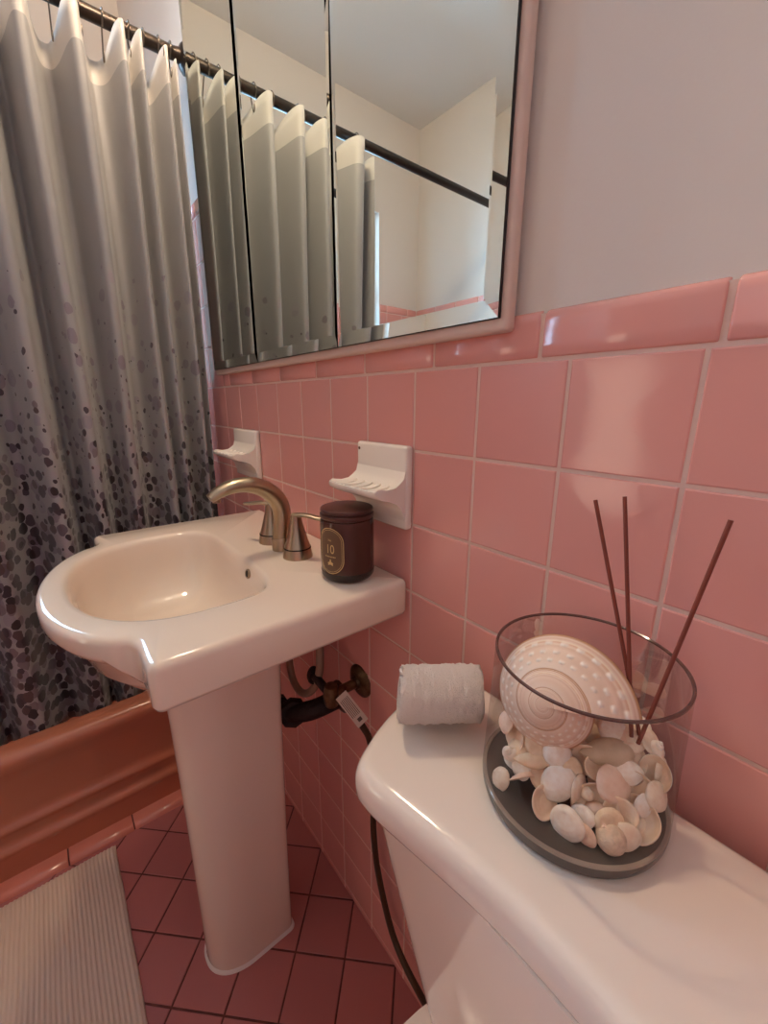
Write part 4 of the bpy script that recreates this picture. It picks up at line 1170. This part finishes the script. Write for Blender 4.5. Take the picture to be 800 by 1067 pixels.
# (along-rim, towards-room, height) inside the vase, kind, size, material, facing (side, room, up), spin, label
#HEAP
HEAP = [
 # s, t, z, kind, size, mat, variant, normal(s, t, up), spin, label
 (-.0545, .040, .0075, 'clam', .0105, 0, 1, (-.5, .7, .3), 1.3, 'slim cream clam shell standing on edge at the far left of the vase'),
 (-.0520, .028, .0275, 'whelk', .0105, 1, 2, (-.3, .6, .7), 0.5, 'pointed white shell leaning on the left glass above the slim clam'),
 (-.0590, .012, .046, 'clam', .0100, 3, 3, (-.6, .6, .5), 2.0, 'peach clam shell under the left edge of the big spiral shell'),
 (-.0500, .018, .038, 'clam', .0115, 0, 4, (.5, -.7, -.4), .6, 'cream clam shell with its hollow side turned left by the glass'),
 (-.0318, .0285, .029, 'olive', .0155, 2, 5, (0, .4, .9), 2.2, 'long glossy tan shell lying slantwise left of the white round shell'),
 (-.0294, .0185, .0385, 'clam', .0130, 2, 6, (.1, .7, .6), 2.6, 'tan clam shell tucked under the big spiral shell'),
 (-.0131, .0197, .0385, 'ball', .0115, 1, 7, (0, .8, .6), 0, 'smooth round white shell below the centre of the big spiral shell'),
 (-.0375, .040, .017, 'clam', .0120, 3, 8, (-.4, -.5, .5), .9, 'shaded hollow clam shell behind the slim clam'),
 (-.0162, .049, .0115, 'clam', .0120, 1, 9, (-.35, -.6, -.6), 1.9, 'white clam shell with hollow face above the dark glass floor'),
 (.0023, .0575, .0105, 'clam', .0125, 1, 10, (-.3, .85, .35), 0.3, 'pale oval clam shell lowest at the front on the dark glass floor'),
 (-.0088, .0365, .0245, 'clam', .0150, 1, 11, (-.25, .8, .6), 1.1, 'broad domed white clam shell at the middle of the heap'),
 (.0110, .018, .0410, 'clam', .0125, 1, 12, (.1, -.85, -.2), 2.9, 'white hollow clam shell standing upright in front of the grey pebble'),
 (.0067, .033, .0240, 'clam', .0120, 0, 13, (.8, .3, .2), .4, 'cream clam shell seen edge-on beside the tiny round shell'),
 (.0137, .036, .0250, 'ball', .0052, 0, 14, (0, 1, 0), 0, 'tiny round cream shell at the centre of the heap'),
 (.0216, .0395, .0215, 'clam', .0150, 3, 15, (.0, -.75, -.55), .2, 'large peach clam shell with its hollow face turned to the room'),
 (.0249, .045, .0145, 'whelk', .0150, 3, 16, (.2, .7, .3), 2.4, 'peach coiled shell low at the front of the heap'),
 (.0322, .026, .0345, 'clam', .0145, 3, 17, (.4, .7, .5), 2.2, 'wide ridged peach clam shell right of the tiny round shell'),
 (.0243, .010, .0490, 'pebble', .0210, 0, 18, (0, .5, .9), .35, 'long smooth grey pebble under the big spiral shell'),
 (.0437, .008, .0510, 'clam', .0115, 0, 19, (-.2, -.7, -.5), 1.0, 'cream clam shell at the right end of the grey pebble'),
 (.0469, .0235, .0350, 'clam', .0140, 0, 20, (.15, -.85, -.35), .1, 'cream clam shell with its hollow showing between the wide ridged one and the right glass'),
 (.0590, .012, .0460, 'clam', .0140, 1, 21, (.3, -.8, -.3), 1.5, 'hollow white clam shell against the right side of the glass'),
 (.0590, -.004, .0590, 'whelk', .0105, 1, 22, (.4, .1, .9), 1.7, 'pointed white shell topmost at the right of the heap'),
 (.0426, -.0055, .0600, 'clam', .0115, 0, 23, (.1, .4, .9), .5, 'cream clam shell on top of the heap below the reeds'),
 (.0345, -.0015, .0570, 'clam', .0120, 3, 24, (-.2, .6, .7), 2.7, 'peach clam shell on top of the heap by the tail of the big shell'),
 (.0500, .0350, .0195, 'clam', .0155, 3, 25, (.15, -.8, -.55), 1.2, 'large peach clam shell with hollow face low at the right of the heap'),
 (.0615, .020, .0330, 'clam', .0125, 0, 26, (.7, .6, .3), 2.1, 'cream clam shell pressed to the right glass below the hollow white one'),
 (.0330, .0530, .0095, 'coral', .0105, 0, 27, (0, 1, .3), .5, 'rough greyish shell lump at the foot of the heap'),
 (.0164, .0570, .0065, 'clam', .0080, 3, 28, (-.2, .8, .3), 2.5, 'small peach clam shell beside the pale oval one on the floor'),
 (.0538, -.0067, .0615, 'clam', .0100, 0, 29, (.4, .3, .8), .8, 'small cream clam shell beside the topmost pointed one'),
 (.0268, -.0048, .0605, 'clam', .0110, 1, 30, (.0, .6, .8), 1.5, 'white clam shell half under the tail of the big spiral shell'),
 (.0630, .003, .0450, 'clam', .0110, 0, 31, (.8, .3, .2), .2, 'cream clam shell on edge farthest right in the vase'),
 (.0425, .0475, .0110, 'clam', .0110, 0, 32, (.3, .9, .2), 2.9, 'cream clam shell low at the right behind the rough lump'),
 (.0560, .0320, .0075, 'clam', .0110, 0, 33, (.7, .7, .2), 1.6, 'cream clam shell lowest at the right side of the vase'),
 (-.0400, .0310, .021, 'clam', .0105, 1, 34, (-.3, .8, .5), 2.1, 'white clam shell between the shaded hollow one and the long tan one'),
 (-.0220, .0350, .0235, 'clam', .0110, 0, 35, (.3, -.7, -.5), .8, 'cream clam shell with hollow face left of the broad domed white one'),
 (.0000, .0280, .0335, 'clam', .0100, 2, 36, (.2, .8, .6), 1.4, 'tan clam shell directly under the upright white hollow one'),
 (.0200, .0215, .0415, 'clam', .0105, 0, 37, (-.1, -.8, -.5), 2.4, 'cream clam shell with hollow face at the near side of the grey pebble'),
 (.0400, .0175, .0435, 'clam', .0110, 1, 38, (.1, .8, .6), .2, 'white domed clam shell right below the end of the grey pebble'),
 (.0540, .0280, .0270, 'clam', .0100, 1, 39, (.5, .8, .2), 1.8, 'white domed clam shell above the large peach hollow one at the right'),
 (.0380, .0405, .0230, 'clam', .0115, 0, 40, (.1, -.8, -.5), 3.0, 'cream clam shell with hollow face right of the large peach hollow one'),
 (.0120, .0490, .0140, 'clam', .0100, 1, 41, (-.4, .7, .5), .6, 'white clam shell tilted above the small peach one on the floor'),
 (.0310, .0480, .0180, 'clam', .0105, 2, 42, (.3, .8, .4), 1.2, 'tan clam shell right above the rough greyish lump'),
 (-.0450, .0240, .0300, 'clam', .0090, 2, 43, (-.4, .7, .6), 2.8, 'small tan clam shell beside the long glossy tan shell'),
]
FILL = [(-.045, .0, .012), (-.025, .005, .012), (.0, .01, .012), (.025, .01, .012), (.048, .005, .012), (-.04, -.025, .012), (-.015, -.03, .012), (.012, -.03, .012), (.04, -.025, .014),
        (.0, -.052, .014), (-.03, .0, .032), (-.005, .0, .033), (.022, -.002, .034), (.045, -.008, .036), (-.02, -.03, .034), (.01, -.03, .035), (.036, -.035, .036), (-.043, -.012, .034),
        (.0, -.004, .052), (.022, -.028, .055), (.045, -.028, .056), (-.02, -.01, .052), (.012, .03, .010), (.036, .03, .014), (.0, -.05, .045), (-.045, .02, .014)]
BASE = Vector((-0.0225, -0.0815, ZF))
def put(nm, me, pos, n, spin, size):
    o = bpy.data.objects.new(nm, me); COL.objects.link(o)
    nw = side * n[0] + tocam * n[1] + Vector((0, 0, n[2]))
    o.matrix_world = Matrix.Translation(BASE + side * pos[0] + tocam * pos[1] + Vector((0, 0, pos[2]))) @ frame_from(nw, spin).to_4x4() @ Matrix.Diagonal((size, size, size, 1))
    return o
CAT = {'clam': 'shell', 'whelk': 'shell', 'olive': 'shell', 'ball': 'shell', 'pebble': 'pebble', 'coral': 'shell'}
NM = {'clam': 'clam_shell', 'whelk': 'whelk_shell', 'olive': 'olive_shell', 'ball': 'round_shell', 'pebble': 'pebble', 'coral': 'rough_shell'}
for s_, t_, z_, k_, sz, mi, va, nn_, sp_, lab in HEAP:
    o = put(NM[k_], proto(k_, va % 5, mi), (s_, t_, z_), nn_, sp_, sz * (1.12 if k_ in ('clam', 'whelk') else 1.05))
    tag(o, lab, CAT[k_], 'small shells heaped in the vase')
rf = random.Random(5)
for s_, t_, z_ in FILL:
    o = put('clam_shell', proto('clam', rf.randrange(5), rf.randrange(4)), (s_, t_, z_), (rf.uniform(-.5, .5), rf.uniform(-.3, .9), 1), rf.uniform(0, 6), rf.uniform(.012, .0145))
    tag(o, 'small shell buried inside the heap behind the front shells', 'shell', 'shells buried inside the heap')

# reed sticks standing in the shells
for a, b, lab in (((0.0185, -0.0590, 0.920), (-0.049, -0.046, 1.110), 'thin brown reed leaning left, leftmost of the three in the vase'),
                  ((0.0150, -0.0665, 0.920), (-0.026, -0.046, 1.117), 'thin brown upright reed between the two leaning ones'),
                  ((0.0215, -0.0700, 0.920), (0.0445, -0.047, 1.1125), 'thin brown reed leaning right, rightmost of the three in the vase')):
    a, b = Vector(a), Vector(b)
    tag(tube('reed_stick', [a, a.lerp(b, .33), a.lerp(b, .66), b], 0.00165, M['reed'], seg=12), lab, 'reed', 'reeds in the glass vase')

# ------------------------------------------------------------------ light and camera
w = bpy.data.worlds.new('daylight'); SC.world = w; w.use_nodes = True
bg = w.node_tree.nodes['Background']; bg.inputs['Color'].default_value = (0.40, 0.68, 1.0, 1); bg.inputs['Strength'].default_value = 33.0
la = bpy.data.lights.new('window_portal', 'AREA'); la.shape = 'RECTANGLE'; la.size = WZ1 - WZ0; la.size_y = WY1 - WY0
la.cycles.is_portal = True
lo_ = bpy.data.objects.new('window_portal', la); COL.objects.link(lo_); lo_.location = (XL - 0.15, (WY0 + WY1) / 2, (WZ0 + WZ1) / 2); lo_.rotation_euler = (0, -PI / 2, 0)
# frontal fill light added in the hall, shining through the doorway
hl = bpy.data.lights.new('hall_fill_light', 'AREA'); hl.shape = 'RECTANGLE'; hl.size = 0.56; hl.size_y = 1.1; hl.energy = 6.5; hl.color = (1.0, 0.82, 0.64)
ho_ = bpy.data.objects.new('hall_fill_light', hl); COL.objects.link(ho_); ho_.location = (-1.29, YF - 1.365, 1.02)
ho_.rotation_euler = (Vector((0.0, 1, 0.0))).to_track_quat('-Z', 'Y').to_euler()

cam = bpy.data.cameras.new('camera'); co = bpy.data.objects.new('camera', cam); COL.objects.link(co); SC.camera = co
cam.sensor_fit = 'VERTICAL'; cam.sensor_height = 36.0; cam.sensor_width = 27.0; cam.lens = FPX / 1067 * 36.0
cam.clip_start = 0.02; cam.clip_end = 50
co.matrix_world = Matrix((Rv, Uv, -Fv)).transposed().to_4x4(); co.location = camC

SC.view_settings.view_transform = 'Standard'; SC.view_settings.look = 'None'; SC.view_settings.gamma = 1.0; SC.view_settings.use_curve_mapping = False
SC.view_settings.exposure = -0.08
SC.cycles.use_denoising = True
SC.cycles.max_bounces = 14; SC.cycles.diffuse_bounces = 6; SC.cycles.glossy_bounces = 8; SC.cycles.transmission_bounces = 10; SC.cycles.transparent_max_bounces = 16
SC.cycles.caustics_reflective = True; SC.cycles.caustics_refractive = True; SC.cycles.blur_glossy = 0.5; SC.cycles.sample_clamp_indirect = 6.0
